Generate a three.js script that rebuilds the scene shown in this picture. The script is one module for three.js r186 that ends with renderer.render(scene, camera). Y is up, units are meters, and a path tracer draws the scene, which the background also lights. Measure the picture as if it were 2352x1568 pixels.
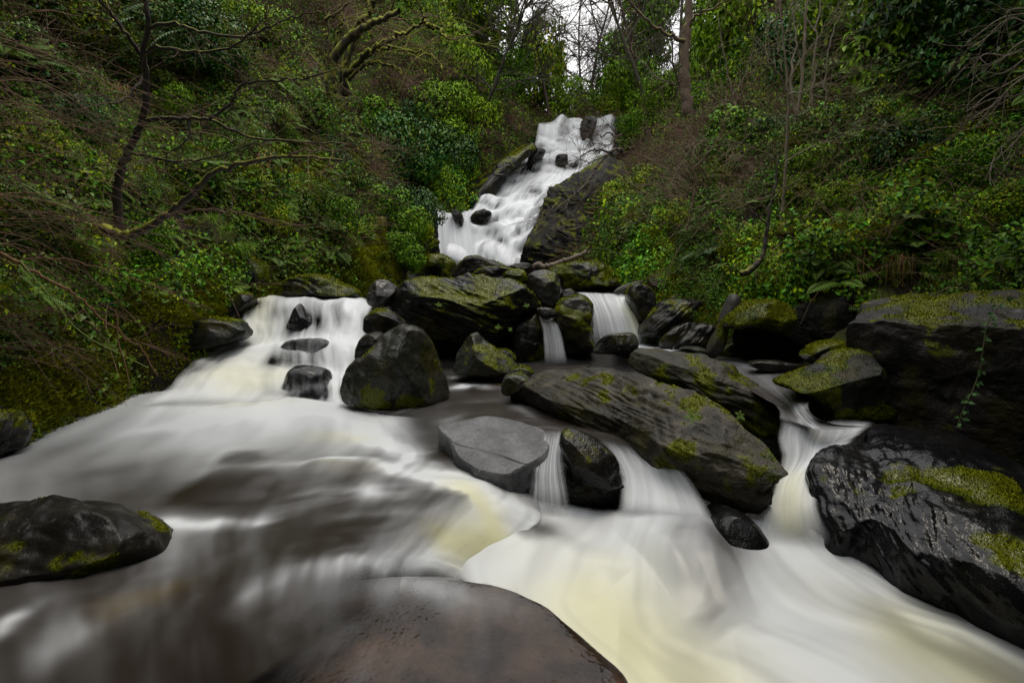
import * as THREE from 'three';
import { ImprovedNoise } from 'three/addons/math/ImprovedNoise.js';
import { mergeGeometries } from 'three/addons/utils/BufferGeometryUtils.js';

// ---------------------------------------------------------------- camera, sky, sun, exposure
const scene = new THREE.Scene();
const EYE = 1.35, PITCH = THREE.MathUtils.degToRad(5), F = 1305;      // eye height (m), looking down by PITCH, focal length of a 2352 x 1568 frame
const camera = new THREE.PerspectiveCamera(2 * THREE.MathUtils.radToDeg(Math.atan(784 / F)), 2352 / 1568, 0.05, 400);
camera.position.set(0, EYE, 0); camera.rotation.x = -PITCH;
const renderer = new THREE.WebGLRenderer();
renderer.toneMapping = THREE.LinearToneMapping;
renderer.toneMappingExposure = 1.24;
renderer.shadowMap.enabled = true;
{ // overcast sky: even cloud, brighter towards the zenith, softly mottled
  const W = 256, H = 128, data = new Float32Array(W * H * 4), n = new ImprovedNoise();
  for (let j = 0; j < H; j++) for (let i = 0; i < W; i++) {
    const el = ((j + 0.5) / H - 0.5) * Math.PI, az = (i / W) * 2 * Math.PI, y = Math.sin(el), r = Math.cos(el);
    const m = 1 + 0.1 * n.noise(Math.cos(az) * r * 2.2, y * 2.2, Math.sin(az) * r * 2.2);
    const b = (y > 0 ? 0.86 + 1.1 * y : 0.86 * Math.exp(y * 6)) * m, k = (j * W + i) * 4;
    data[k] = b; data[k + 1] = b * 0.995; data[k + 2] = b * 1.0; data[k + 3] = 1;
  }
  const t = new THREE.DataTexture(data, W, H, THREE.RGBAFormat, THREE.FloatType);
  t.mapping = THREE.EquirectangularReflectionMapping; t.magFilter = THREE.LinearFilter; t.needsUpdate = true;
  scene.background = t; scene.environment = t;
}
const sun = new THREE.DirectionalLight(0xfff2de, 1.0);
sun.position.set(6, 40, -14); sun.target.position.set(0, 0, -12); sun.castShadow = true; sun.shadow.radius = 40;
sun.shadow.camera.left = -30; sun.shadow.camera.right = 30; sun.shadow.camera.top = 40; sun.shadow.camera.bottom = -30; sun.shadow.camera.far = 120;
scene.add(sun, sun.target);

// ---------------------------------------------------------------- helpers
const V = (x, y, z) => new THREE.Vector3(x, y, z), noiseGen = new ImprovedNoise();
const N3 = (x, y, z) => noiseGen.noise(x, y, z);
const fbm = (x, y, z, o = 4) => { let a = 0.5, s = 0; for (let i = 0; i < o; i++) { s += a * N3(x + i * 17.3, y - i * 9.1, z + i * 5.7); x *= 2.03; y *= 2.03; z *= 2.03; a *= 0.5; } return s; };
const rng = (seed) => () => { seed = (seed + 0x6d2b79f5) | 0; let t = Math.imul(seed ^ (seed >>> 15), 1 | seed); t = (t + Math.imul(t ^ (t >>> 7), 61 | t)) ^ t; return ((t ^ (t >>> 14)) >>> 0) / 4294967296; };
const clamp = THREE.MathUtils.clamp, lerp = THREE.MathUtils.lerp, sst = (a, b, x) => { const t = clamp((x - a) / (b - a), 0, 1); return t * t * (3 - 2 * t); };
const CP = Math.cos(PITCH), SP = Math.sin(PITCH);
function ray(px, py) { const X = (px - 1176) / F, Y = (784 - py) / F; return V(X, Y * CP - SP, -Y * SP - CP); }
function at(px, py, d) { const r = ray(px, py); return r.multiplyScalar(d / -r.z).add(camera.position); }         // survey point: sight line and distance d ahead -> world
function lv(px, py, h) { const r = ray(px, py), t = (h - EYE) / r.y; return r.multiplyScalar(t).add(camera.position); } // sight line meeting level h -> world
const project = (p) => { const x = p.x, y = p.y - EYE, z = p.z, f = -(y * SP + z * CP), u = y * CP - z * SP; return f > 0.3 ? [1176 + F * x / f, 784 - F * u / f, f] : [9e9, 9e9, f]; };
const used = {};
function numbered(name) { const k = used[name] = (used[name] ?? -1) + 1; return k ? name + '_' + String(k).padStart(3, '0') : name; }
function tag(o, label, category, group, kind) { if (label) o.userData.label = label; if (category) o.userData.category = category; if (group) o.userData.group = group; if (kind) o.userData.kind = kind; return o; }
function put(name, geo, mat, parent = scene) {
  const m = new THREE.Mesh(geo, mat); m.name = parent === scene ? numbered(name) : name; m.castShadow = m.receiveShadow = true; parent.add(m); return m;
}
function table(rows) { return (d) => { let i = 0; while (i < rows.length - 2 && d > rows[i + 1][0]) i++; const [a, x] = rows[i], [b, y] = rows[i + 1]; return lerp(x, y, clamp((d - a) / (b - a), 0, 1)); }; }

// tileable value noise textures: grain and fine relief only
function tileNoise(size, layers, seed) {
  const out = new Float32Array(size * size), R = rng(seed);
  for (const [cells, amp, ridged] of layers) {
    const g = new Float32Array(cells * cells).map(() => R());
    for (let j = 0; j < size; j++) for (let i = 0; i < size; i++) {
      const x = i / size * cells, y = j / size * cells, x0 = Math.floor(x), y0 = Math.floor(y), fx = x - x0, fy = y - y0;
      const sx = fx * fx * (3 - 2 * fx), sy = fy * fy * (3 - 2 * fy), x1 = (x0 + 1) % cells, y1 = (y0 + 1) % cells;
      let v = lerp(lerp(g[y0 * cells + x0], g[y0 * cells + x1], sx), lerp(g[y1 * cells + x0], g[y1 * cells + x1], sx), sy);
      if (ridged) v = 1 - Math.abs(v * 2 - 1);
      out[j * size + i] += v * amp;
    }
  }
  let lo = 1e9, hi = -1e9; for (const v of out) { lo = Math.min(lo, v); hi = Math.max(hi, v); }
  return out.map((v) => (v - lo) / (hi - lo));
}
function tex(size, arr, f, srgb) {
  const d = new Uint8Array(size * size * 4);
  for (let i = 0; i < size * size; i++) { const c = f(arr[i], i); d[i * 4] = c[0] * 255; d[i * 4 + 1] = c[1] * 255; d[i * 4 + 2] = c[2] * 255; d[i * 4 + 3] = 255; }
  const t = new THREE.DataTexture(d, size, size); t.wrapS = t.wrapT = THREE.RepeatWrapping; t.magFilter = THREE.LinearFilter; if (srgb) t.colorSpace = THREE.SRGBColorSpace; t.needsUpdate = true; return t;
}
const rockRelief = tileNoise(512, [[9, 0.35], [23, 0.4], [47, 0.5], [97, 0.5, 1], [170, 0.42], [256, 0.4]], 5);
const rockBump = tex(512, rockRelief, (v) => [v, v, v]);
const rockTone = tex(512, tileNoise(512, [[5, 0.5], [11, 0.6], [37, 0.5], [90, 0.5], [200, 0.5]], 8), (v) => { const c = 0.62 + 0.38 * v; return [c, c, c]; }, true);
const rockRough = tex(512, tileNoise(512, [[9, 0.6], [31, 0.5], [80, 0.4], [160, 0.3]], 12), (v) => { const c = 0.55 + 0.45 * v; return [c, c, c]; });
const soilBump = tex(512, tileNoise(512, [[12, 0.5], [40, 0.6], [110, 0.6], [240, 0.5]], 21), (v) => [v, v, v]);

const rockMat = (rough, bump = 0.011, spec = 0.3) => new THREE.MeshPhysicalMaterial({ vertexColors: true, specularIntensity: spec, map: rockTone, bumpMap: rockBump, bumpScale: bump, roughness: rough, roughnessMap: rockRough });
const M = {
  matte: rockMat(0.85, 0.02), fine: rockMat(0.48, 0.004),
  rock: rockMat(0.62), wet: rockMat(0.34, 0.008, 0.4), slick: rockMat(0.26, 0.004, 0.5), black: rockMat(0.24, 0.005, 0.45), slab: rockMat(0.2, 0.008, 1),
  ground: new THREE.MeshStandardMaterial({ vertexColors: true, bumpMap: soilBump, bumpScale: 0.06, roughness: 0.95 }),
  moss: new THREE.MeshPhysicalMaterial({ vertexColors: true, roughness: 0.95, specularIntensity: 0.3, side: THREE.DoubleSide }),
  water: new THREE.MeshPhysicalMaterial({ vertexColors: true, transparent: true, roughness: 0.3, ior: 1.33 }),
  foam: new THREE.MeshPhysicalMaterial({ vertexColors: true, transparent: true, roughness: 0.7, specularIntensity: 0.3 }),
};

// ---------------------------------------------------------------- the gorge: ground sheet
const bankLeft = table([[-14, -4.4], [2, -4.5], [4.6, -4.15], [6.2, -4.6], [7.3, -4.95], [8, -4.3], [9.5, -4.15], [10.5, -3.9], [12, -2.9], [17, -2.9], [20, -3.6], [22, -4.3], [24.5, -4.3], [27.5, -1.9], [31.5, 0.4], [34, 0.9], [40, 1.8], [60, 1], [120, 0]]);
const bankRight = table([[-14, 3.8], [2, 4.4], [4.5, 4.5], [6.5, 4.0], [8, 3.4], [9.5, 2.8], [11.5, 2.3], [16, 2.8], [20, 2.4], [22, 1.8], [24.5, 2.2], [27, 4.2], [29, 6.0], [31, 6.8], [34, 7.6], [40, 8.6], [60, 10], [120, 12]]);
const bedLevel = table([[-14, 10], [-9, 5], [-5, -1.2], [1, -1.3], [4, -1.0], [6.2, -0.45], [8, 0.0], [9.5, 0.35], [11, 0.8], [16, 1.7], [20, 1.9], [22.3, 1.3], [24, 2.6], [27.5, 5.0], [31.5, 7.9], [34, 9.9], [35.5, 11.3], [38, 11.6], [50, 13], [70, 16], [120, 22]]);
function groundHeight(x, z) {
  const d = -z, L = bedLevel(d), sl = bankLeft(d) - x, sr = x - bankRight(d), n = fbm(x * 0.35, 3.1, z * 0.35, 4);
  if (sl <= 0 && sr <= 0) return L + 0.12 * n;
  const far = sst(14, 26, d);
  let h;
  const lump = 0.55 * Math.max(0, fbm(x * 1.5, 2.2, z * 1.5, 3)) * Math.exp(-Math.max(sl, sr) / 2.5);
  if (sl > 0) h = lump + 0.75 * (1 - Math.exp(-sl / 0.22)) + lerp(1.25, 1.12, far) * sl + (0.9 * n + 0.5 * Math.abs(fbm(x * 0.8, 5.5, z * 0.8, 3))) * Math.min(1, sl) + 1.9 * fbm(x * 0.14, 7, z * 0.14, 2) * Math.min(1, sl / 3);
  else h = lump + 0.6 * (1 - Math.exp(-sr / 0.25)) + lerp(0.72, 0.85, far) * sr + 0.75 * Math.max(0, sr - 4.5) * (1 - far * 0.4) + (0.8 * n + 0.5 * Math.abs(fbm(x * 0.8, 6.5, z * 0.8, 3))) * Math.min(1, sr) + 1.7 * fbm(x * 0.14, 9, z * 0.14, 2) * Math.min(1, sr / 3);
  const cap = 20; if (h > cap) h = cap + (h - cap) * 0.25;
  return L + h;
}
function groundNormal(x, z) { const e = 0.12; return V(groundHeight(x - e, z) - groundHeight(x + e, z), 2 * e, groundHeight(x, z - e) - groundHeight(x, z + e)).normalize(); }
{
  const xs = [], zs = [];
  for (let x = -70; x <= 70.01;) { xs.push(x); x += Math.abs(x) < 9 ? 0.14 : Math.abs(x) < 20 ? 0.4 : 2.5; }
  for (let d = -14; d <= 121;) { zs.push(-d); d += d < 1 ? 0.6 : d < 14 ? 0.13 : d < 36 ? 0.24 : 1.6; }
  const pos = [], col = [], uv = [], idx = [], c = new THREE.Color();
  for (const z of zs) for (const x of xs) {
    pos.push(x, groundHeight(x, z), z); uv.push(x * 0.8, (z + pos[pos.length - 2]) * 0.8);
    const a = fbm(x * 0.9, 1, z * 0.9, 3), b = fbm(x * 2.7, 5, z * 2.7, 3);
    c.setRGB(0.02, 0.014, 0.008);                                   // damp leaf mould
    c.lerp(new THREE.Color().setRGB(0.075, 0.09, 0.006), sst(-0.05, 0.15, a + 0.5 * b)); // moss
    c.lerp(new THREE.Color().setRGB(0.05, 0.026, 0.012), sst(0.1, 0.28, b - a * 0.6) * 0.8); // bracken litter
    const out = Math.max(bankLeft(-z) - x, x - bankRight(-z)); c.lerp(new THREE.Color().setRGB(0.018, 0.016, 0.014), 1 - sst(-0.1, 0.35, out + 0.3 * b)); // bare wet stone of the bed
    const s = 0.75 + 0.5 * (fbm(x * 9, 2, z * 9, 2) + 0.5); col.push(c.r * s, c.g * s, c.b * s);
  }
  const w = xs.length;
  for (let j = 0; j < zs.length - 1; j++) for (let i = 0; i < w - 1; i++) { const a = j * w + i; idx.push(a, a + 1, a + w, a + 1, a + w + 1, a + w); }
  const g = new THREE.BufferGeometry();
  g.setAttribute('position', new THREE.Float32BufferAttribute(pos, 3)); g.setAttribute('color', new THREE.Float32BufferAttribute(col, 3)); g.setAttribute('uv', new THREE.Float32BufferAttribute(uv, 2));
  g.setIndex(idx); g.computeVertexNormals();
  tag(put('ground', g, M.ground), 'mossy ground of the wooded gorge on both sides of the stream', undefined, undefined, 'structure');
}

// ---------------------------------------------------------------- boulders
const MOSS = [0.15, 0.17, 0.005], MOSS2 = [0.06, 0.09, 0.005], ALGAE = [0.042, 0.038, 0.008];
function boxUV(g, k = 0.7) {          // world-axis box mapping, metres
  const p = g.attributes.position, uv = new Float32Array(p.count * 2), a = V(), b = V(), c = V(), n = V();
  for (let i = 0; i < p.count; i += 3) {
    a.fromBufferAttribute(p, i); b.fromBufferAttribute(p, i + 1); c.fromBufferAttribute(p, i + 2);
    n.copy(b).sub(a).cross(c.clone().sub(a)); const x = Math.abs(n.x), y = Math.abs(n.y), z = Math.abs(n.z);
    [a, b, c].forEach((q, j) => { const [u, v] = y >= x && y >= z ? [q.x, q.z] : x >= z ? [q.z, q.y] : [q.x, q.y]; uv[(i + j) * 2] = u * k; uv[(i + j) * 2 + 1] = v * k; });
  }
  g.setAttribute('uv', new THREE.BufferAttribute(uv, 2));
}
function mossTufts(tris, count, size, R, tint) {      // little upright shoots on mossy faces
  const pos = [], col = [], nor = [];
  for (let k = 0; k < count; k++) {
    const [a, b, c, n] = tris[Math.floor(R() * tris.length)];
    let u = R(), v = R(); if (u + v > 1) { u = 1 - u; v = 1 - v; }
    const o = a.clone().addScaledVector(b.clone().sub(a), u).addScaledVector(c.clone().sub(a), v);
    const dir = n.clone().multiplyScalar(0.8).add(V(R() - 0.5, R() * 0.7 - 0.1, R() - 0.5)).normalize(), side = V(R() - 0.5, R() - 0.5, R() - 0.5).cross(dir).normalize(), s = size * (0.5 + R());
    const w = s * 0.32, t = 0.6 + 0.8 * R(), y = R() * R();
    const p = [o.clone().addScaledVector(side, w), o.clone().addScaledVector(side, -w), o.clone().addScaledVector(dir, s)];
    const m = dir.clone().multiplyScalar(0.4).addScaledVector(n, 0.8).normalize();
    for (const q of p) { pos.push(q.x, q.y, q.z); nor.push(m.x, m.y, m.z); col.push(lerp(tint[0], 0.2, y * 0.6) * t, lerp(tint[1], 0.19, y * 0.6) * t, tint[2] * t); }
  }
  const g = new THREE.BufferGeometry();
  g.setAttribute('position', new THREE.Float32BufferAttribute(pos, 3)); g.setAttribute('normal', new THREE.Float32BufferAttribute(nor, 3)); g.setAttribute('color', new THREE.Float32BufferAttribute(col, 3));
  return g;
}
let boulderSeed = 100;
const smooth2 = (pts) => new THREE.CatmullRomCurve3(pts).getPoints(pts.length * 40);
// o: outline [px,py] read off the survey; d: distance of its middle; gx, gy: change of distance per 100 px across and down; T, B: bulge towards and away from the viewer (m)
function boulder(s) {
  const R = rng(boulderSeed += 7), o = s.o, n = o.length, seg = s.seg ?? 96, half = s.rings ?? 34;
  let A = 0, cx = 0, cy = 0;
  for (let i = 0; i < n; i++) { const [x, y] = o[i], [X, Y] = o[(i + 1) % n], k = x * Y - X * y; A += k; cx += (x + X) * k; cy += (y + Y) * k; }
  cx /= 3 * A; cy /= 3 * A; if (s.c) [cx, cy] = s.c;
  const D = (x, y) => s.d + (s.gx ?? 0) * (x - cx) / 100 + (s.gy ?? 0) * (y - cy) / 100;
  // smooth closed outline, resampled by angle
  const pts = []; for (let i = 0; i < n; i++) for (let k = 0; k < 6; k++) {
    const t = k / 6, q = [0, 1].map((c) => { const a = o[(i + n - 1) % n][c], b = o[i][c], e = o[(i + 1) % n][c], f = o[(i + 2) % n][c]; return 0.5 * (2 * b + (e - a) * t + (2 * a - 5 * b + 4 * e - f) * t * t + (3 * b - a - 3 * e + f) * t * t * t); });
    pts.push(q);
  }
  const rim = [];
  for (let k = 0; k < seg; k++) {
    const th = k / seg * 2 * Math.PI, ux = Math.cos(th), uy = Math.sin(th); let best = 0;
    for (let i = 0; i < pts.length; i++) {
      const [x1, y1] = pts[i], [x2, y2] = pts[(i + 1) % pts.length], ex = x2 - x1, ey = y2 - y1, den = ux * ey - uy * ex; if (Math.abs(den) < 1e-9) continue;
      const t = ((x1 - cx) * ey - (y1 - cy) * ex) / den, w = ((x1 - cx) * uy - (y1 - cy) * ux) / den;
      if (t > best && w >= 0 && w <= 1) best = t;
    }
    const x = cx + ux * best, y = cy + uy * best; rim.push(at(x, y, D(x, y)));
  }
  const C = at(cx, cy, s.d), eX = at(cx + 50, cy, D(cx + 50, cy)).sub(C), eY = at(cx, cy + 50, D(cx, cy + 50)).sub(C), tow = eY.cross(eX).normalize(), right = V(1, 0, 0), up = V(0, 1, 0), e = s.e ?? 0.8;
  const size = Math.max(...rim.map((p) => p.distanceTo(C)));
  const P = [];
  for (let j = 0; j <= 2 * half; j++) {
    const ph = j / (2 * half) * Math.PI, t = Math.pow(Math.sin(ph), e), cz = Math.cos(ph), zf = Math.sign(cz) * Math.pow(Math.abs(cz), s.e2 ?? 0.8);
    for (let k = 0; k < seg; k++) P.push(C.clone().addScaledVector(rim[k].clone().sub(C), t).addScaledVector(tow, zf * (zf > 0 ? s.T : s.B ?? s.T)));
  }
  const cuts = (s.cuts ?? []).map(([r, u, w, h]) => [right.clone().multiplyScalar(r).addScaledVector(up, u).addScaledVector(tow, w).normalize(), h]);
  for (let k = 0; k < (s.facets ?? 6); k++) {
    const nn = right.clone().multiplyScalar((R() * 2 - 1) * 0.6).addScaledVector(up, R() * 1.3 - 0.5).addScaledVector(tow, 0.6 + R()).normalize();
    let m = 0; for (const p of P) m = Math.max(m, p.clone().sub(C).dot(nn)); cuts.push([nn, m * (0.76 + 0.2 * R())]);
  }
  for (const [nn, h] of cuts) for (const p of P) { const q = (p.x - C.x) * nn.x + (p.y - C.y) * nn.y + (p.z - C.z) * nn.z - h; if (q > 0) p.addScaledVector(nn, -q * 0.88); }
  // weathering: lumps, bedding layers, fine chips
  const am = s.rough ?? 1, st = s.strata ?? [0.25, 1, 0.3], so = V(...st).normalize(), lay = s.layers ?? 0.5, sd = boulderSeed * 0.37, v = V();
  for (const p of P) {
    v.copy(p).sub(C); const l = v.length() || 1; v.multiplyScalar(1 / l);
    const lump = fbm(p.x * 1.6 / Math.sqrt(size) + sd, p.y * 1.6 / Math.sqrt(size), p.z * 1.6 / Math.sqrt(size), 3), a = p.dot(so);
    const bed = Math.abs(N3(a * 9 + 2.2 * N3(p.x * 1.3, p.y * 1.3, p.z * 1.3 + sd), p.x * 0.9 + sd, p.z * 0.9)) + 0.5 * Math.abs(N3(a * 23, p.x * 2.1, p.z * 2.1 + sd));
    const chip = fbm(p.x * 7 + sd, p.y * 7, p.z * 7, 3) + 0.9 * (0.16 - Math.abs(fbm(p.x * 3.4, p.y * 3.4 + sd, p.z * 3.4, 3)));
    const env = Math.min(1, size);
    p.addScaledVector(v, am * (0.16 * env * lump + 0.045 * lay * env * (bed - 0.3) + 0.045 * env * chip));
  }
  const idx = [];
  for (let j = 0; j < 2 * half; j++) for (let k = 0; k < seg; k++) { const a = j * seg + k, b = j * seg + (k + 1) % seg; idx.push(a, b, a + seg, b, b + seg, a + seg); }
  let g = new THREE.BufferGeometry(); g.setAttribute('position', new THREE.Float32BufferAttribute(P.flatMap((p) => [p.x, p.y, p.z]), 3)); g.setIndex(idx); g.computeVertexNormals();
  // pole normals
  const spots = (s.spots ?? []).map(([x, y, d, r, k]) => [at(x, y, d), r, k]);
  for (const [pl, dep, wid] of s.grooves ?? []) { const ln = smooth2(pl.map(([x, y]) => V(x, y, 0))); for (const p of P) { const [X, Y] = project(p); let q = 9e9; for (const e of ln) q = Math.min(q, Math.hypot(X - e.x, Y - e.y)); q *= s.d / F; if (q < wid * 3) p.addScaledVector(tow, -dep * Math.exp(-(q * q) / (wid * wid))); } }
  if (s.grooves) { g.setAttribute('position', new THREE.Float32BufferAttribute(P.flatMap((p) => [p.x, p.y, p.z]), 3)); g.computeVertexNormals(); }
  const base = s.col ?? [0.05, 0.05, 0.048], alt = s.alt ?? [0.085, 0.08, 0.07], ms = s.moss ?? 0, nr = g.attributes.normal, col = [], mask = new Float32Array(P.length);
  for (let i = 0; i < P.length; i++) {
    const p = P[i], ny = nr.getY(i), a = fbm(p.x * 2.2 + sd, p.y * 2.2, p.z * 2.2, 4), b = fbm(p.x * 6, p.y * 6 + sd, p.z * 6, 3);
    const m = sst(0, 0.14, (s.mossUp ?? 0.55) * (ny - 0.35) + 1.25 * a + 0.7 * b + ms - 0.52 + spots.reduce((t, [q, r, k]) => t + k * Math.exp(-(q.distanceToSquared(p)) / (r * r)), 0));
    mask[i] = ms > 0 ? m : 0;
    const w = sst(-0.2, 0.35, a + b * 0.6), lich = sst(0.28, 0.4, fbm(p.x * 11, p.y * 11, p.z * 11 + sd, 2)) * (s.lichen ?? 0.15), mc = a > 0.02 ? MOSS : MOSS2, alg = sst(-0.05, 0.3, fbm(p.x * 3.3 + 40, p.y * 2.1, p.z * 3.3 + sd, 4)) * (s.algae ?? 0.8);
    for (let c = 0; c < 3; c++) { let q = lerp(base[c], alt[c], w) * 0.72; q = lerp(q, ALGAE[c], alg); q = lerp(q, 0.24, lich); col.push(lerp(q, mc[c] * (0.6 + 0.5 * (b + 0.5)), mask[i])); }
  }
  g.setAttribute('color', new THREE.Float32BufferAttribute(col, 3));
  const hasMoss = []; const tri = (i) => idx.slice(i, i + 3);
  if (ms > 0) for (let i = 0; i < idx.length; i += 3) { const [a, b, c] = tri(i); if (mask[a] + mask[b] + mask[c] > 3 * (0.25 + 0.45 * R())) { const nn = P[b].clone().sub(P[a]).cross(P[c].clone().sub(P[a])); const ar = nn.length(); if (ar > 1e-9 && nn.dot(tow) > -0.4 * ar) hasMoss.push([P[a], P[b], P[c], nn.multiplyScalar(1 / ar), ar / 2]); } }
  g = g.toNonIndexed(); boxUV(g, s.uv ?? 0.7);
  const m = put(s.name ?? 'boulder', g, s.mat ?? M.wet); tag(m, s.label, s.category ?? 'boulder', s.group ?? 'boulders in the stream');
  if (hasMoss.length > 8) {
    // spread by area
    const area = hasMoss.reduce((t, h) => t + h[4], 0), step = area / Math.min(hasMoss.length * 3, 6000), list = []; let acc = 0;
    for (const h of hasMoss) { acc += h[4]; while (acc > step) { list.push(h); acc -= step; } }
    const cnt = Math.min(20000, Math.round(area * (s.tuft ?? 2600) * 5 / (s.d * s.d / 30)));
    if (list.length && cnt > 20) tag(put('moss', mossTufts(list, cnt, 0.004 + 0.0011 * s.d, R, MOSS), M.moss, m), undefined, undefined, undefined, 'stuff');
  }
  return m;
}
// survey sheets: enlarged plans that the outlines were read from, brought to one common scale
const sheet = (x0, y0, k) => (...a) => { const r = []; for (let i = 0; i < a.length; i += 2) r.push([x0 + a[i] * k, y0 + a[i + 1] * k]); return r; };
const S0 = sheet(0, 0, 1), S1 = sheet(918.75, 214.4, 0.26175), S2 = sheet(520.6, 551.25, 0.27344), S3 = sheet(826.9, 581.9, 0.29293), S4 = sheet(1408.75, 581.9, 0.27344), S5 = sheet(1837.5, 643.1, 0.25395), S6 = sheet(1133.1, 796.25, 0.29948);
const SL = sheet(0, 784, 0.5), SM = sheet(784, 784, 0.5), SR = sheet(1568, 784, 0.5), TL = sheet(0, 0, 0.5), TM = sheet(784, 0, 0.5), TR = sheet(1568, 0, 0.5);
const DARK = [0.014, 0.014, 0.013], DARK2 = [0.028, 0.026, 0.022], GREY = [0.042, 0.039, 0.034], PALE = [0.16, 0.138, 0.1], OLIVE = [0.045, 0.045, 0.022], BROWN = [0.07, 0.042, 0.028];
// --- the middle of the stream
boulder({ label: 'long dark overhanging boulder with mossy cracked top in midstream', o: S3(212, 380, 240, 310, 330, 245, 440, 215, 540, 180, 720, 190, 860, 170, 1040, 198, 1180, 212, 1290, 250, 1365, 315, 1392, 400, 1382, 470, 1310, 525, 1240, 575, 1195, 655, 1050, 690, 850, 700, 680, 680, 520, 610, 350, 520, 225, 450), d: 9.2, T: 0.75, B: 1.0, gx: 0.05, seg: 200, rings: 60, moss: 0.5, col: DARK, alt: GREY, layers: 1.5, strata: [0.35, 1, 0.2], cuts: [[0, 0.75, 0.65, 0.42], [-0.2, -0.35, 0.9, 0.5], [0.5, -0.3, 0.8, 0.62]] });
boulder({ label: 'black foot of rock beneath the long overhanging boulder', o: S3(520, 640, 700, 600, 1000, 600, 1200, 600, 1230, 760, 1210, 850, 900, 870, 640, 850, 560, 760), d: 9.9, T: 0.3, B: 0.8, col: DARK, alt: DARK });
boulder({ label: 'tall smooth dark boulder standing alone beside the left cascade', o: S2(985, 1240, 1020, 1110, 1090, 1005, 1165, 965, 1210, 890, 1310, 790, 1400, 738, 1480, 722, 1560, 742, 1640, 790, 1690, 850, 1740, 960, 1790, 1080, 1830, 1180, 1855, 1280, 1810, 1345, 1650, 1385, 1480, 1410, 1300, 1400, 1130, 1360, 1010, 1340), d: 6.5, T: 0.52, B: 0.6, seg: 180, rings: 54, moss: 0.34, mossUp: -0.3, col: [0.035, 0.036, 0.028], alt: [0.075, 0.07, 0.055], layers: 0.35, rough: 0.8, strata: [1, 0.25, 0.2], cuts: [[-0.35, 0.75, 0.55, 0.42], [0.8, 0.25, 0.55, 0.36], [-0.6, 0.05, 0.8, 0.46], [0.15, -0.25, 0.95, 0.4]], facets: 3 });
boulder({ label: 'small rounded stone leaning behind the tall smooth boulder', o: S2(1097, 920, 1125, 835, 1190, 782, 1260, 775, 1320, 800, 1330, 900, 1230, 1000, 1105, 1000), d: 7.0, T: 0.28, col: DARK, alt: GREY });
boulder({ label: 'low dark stone lapped by the left cascade below the long boulder', o: S2(1157, 690, 1180, 630, 1280, 575, 1370, 600, 1450, 650, 1500, 710, 1470, 760, 1330, 800, 1180, 780), d: 7.9, T: 0.35, moss: 0.12, col: DARK, alt: GREY, layers: 0.9 });
boulder({ label: 'upright grey stone with a glossy face at the left end of the long boulder', o: S3(58, 350, 75, 270, 130, 210, 200, 200, 260, 235, 290, 300, 240, 380, 205, 415, 100, 412, 66, 392), d: 9.0, T: 0.3, col: DARK2, alt: [0.11, 0.11, 0.11], mat: M.slick, cuts: [[0.35, 0.5, 0.8, 0.2]] });
boulder({ label: 'dark pyramid stone in the still pool under the long boulder', o: S3(740, 930, 760, 820, 800, 720, 850, 642, 915, 625, 960, 660, 1030, 720, 1100, 770, 1200, 840, 1248, 895, 1160, 945, 950, 955), d: 7.6, T: 0.42, seg: 128, rings: 40, moss: 0.28, col: [0.04, 0.042, 0.036], alt: [0.075, 0.078, 0.066], cuts: [[0.45, 0.65, 0.6, 0.2], [-0.75, 0.3, 0.6, 0.26], [0, -0.1, 1, 0.34]], facets: 3 });
boulder({ label: 'mossy little stone tucked behind the dark pyramid stone', o: S3(1080, 760, 1130, 748, 1190, 780, 1225, 830, 1210, 860, 1140, 830), d: 8.3, T: 0.18, moss: 0.7, col: DARK });
boulder({ label: 'small round stone at the pointed left end of the long pale boulder', o: S3(1108, 1045, 1130, 970, 1180, 938, 1260, 945, 1335, 985, 1300, 1050, 1225, 1095, 1130, 1100), d: 6.35, T: 0.2, col: [0.045, 0.055, 0.048], alt: [0.1, 0.11, 0.095], moss: 0.14 });
boulder({ label: 'mossy stone resting behind the small round stone', o: S3(1165, 935, 1200, 900, 1270, 883, 1340, 900, 1375, 950, 1335, 990, 1200, 965), d: 6.7, T: 0.2, col: DARK2, moss: 0.5 });
boulder({ label: 'great long pale boulder with moss patches slanting across the stream', o: S6(145, 395, 200, 310, 300, 240, 390, 155, 560, 92, 620, 58, 760, 45, 860, 30, 960, 50, 1060, 92, 1200, 150, 1400, 212, 1600, 290, 1740, 352, 1840, 430, 1960, 540, 2070, 640, 2180, 740, 2240, 830, 2258, 930, 2215, 1040, 2150, 1075, 2160, 1150, 2140, 1240, 2070, 1300, 1900, 1210, 1650, 1090, 1450, 990, 1200, 850, 1000, 720, 800, 650, 600, 520, 400, 460, 220, 440), d: 5.3, gx: -0.42, T: 0.42, B: 0.1, c: [1470, 985], e: 0.75, seg: 300, rings: 80, moss: 0.36, mossUp: -0.05, spots: [[1210, 905, 6.4, 0.3, 0.25], [1600, 905, 4.7, 0.22, 0.15], [1760, 1060, 4.1, 0.25, 0.2], [1330, 860, 5.8, 0.25, 0.12]], col: [0.05, 0.046, 0.032], alt: PALE, lichen: 0.4, mat: M.rock, layers: 1.4, strata: [0.5, 1, -0.1], tuft: 3600, cuts: [[0.12, 0.86, 0.5, 0.34], [-0.25, -0.5, 0.8, 0.42]], facets: 4 });
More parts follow.
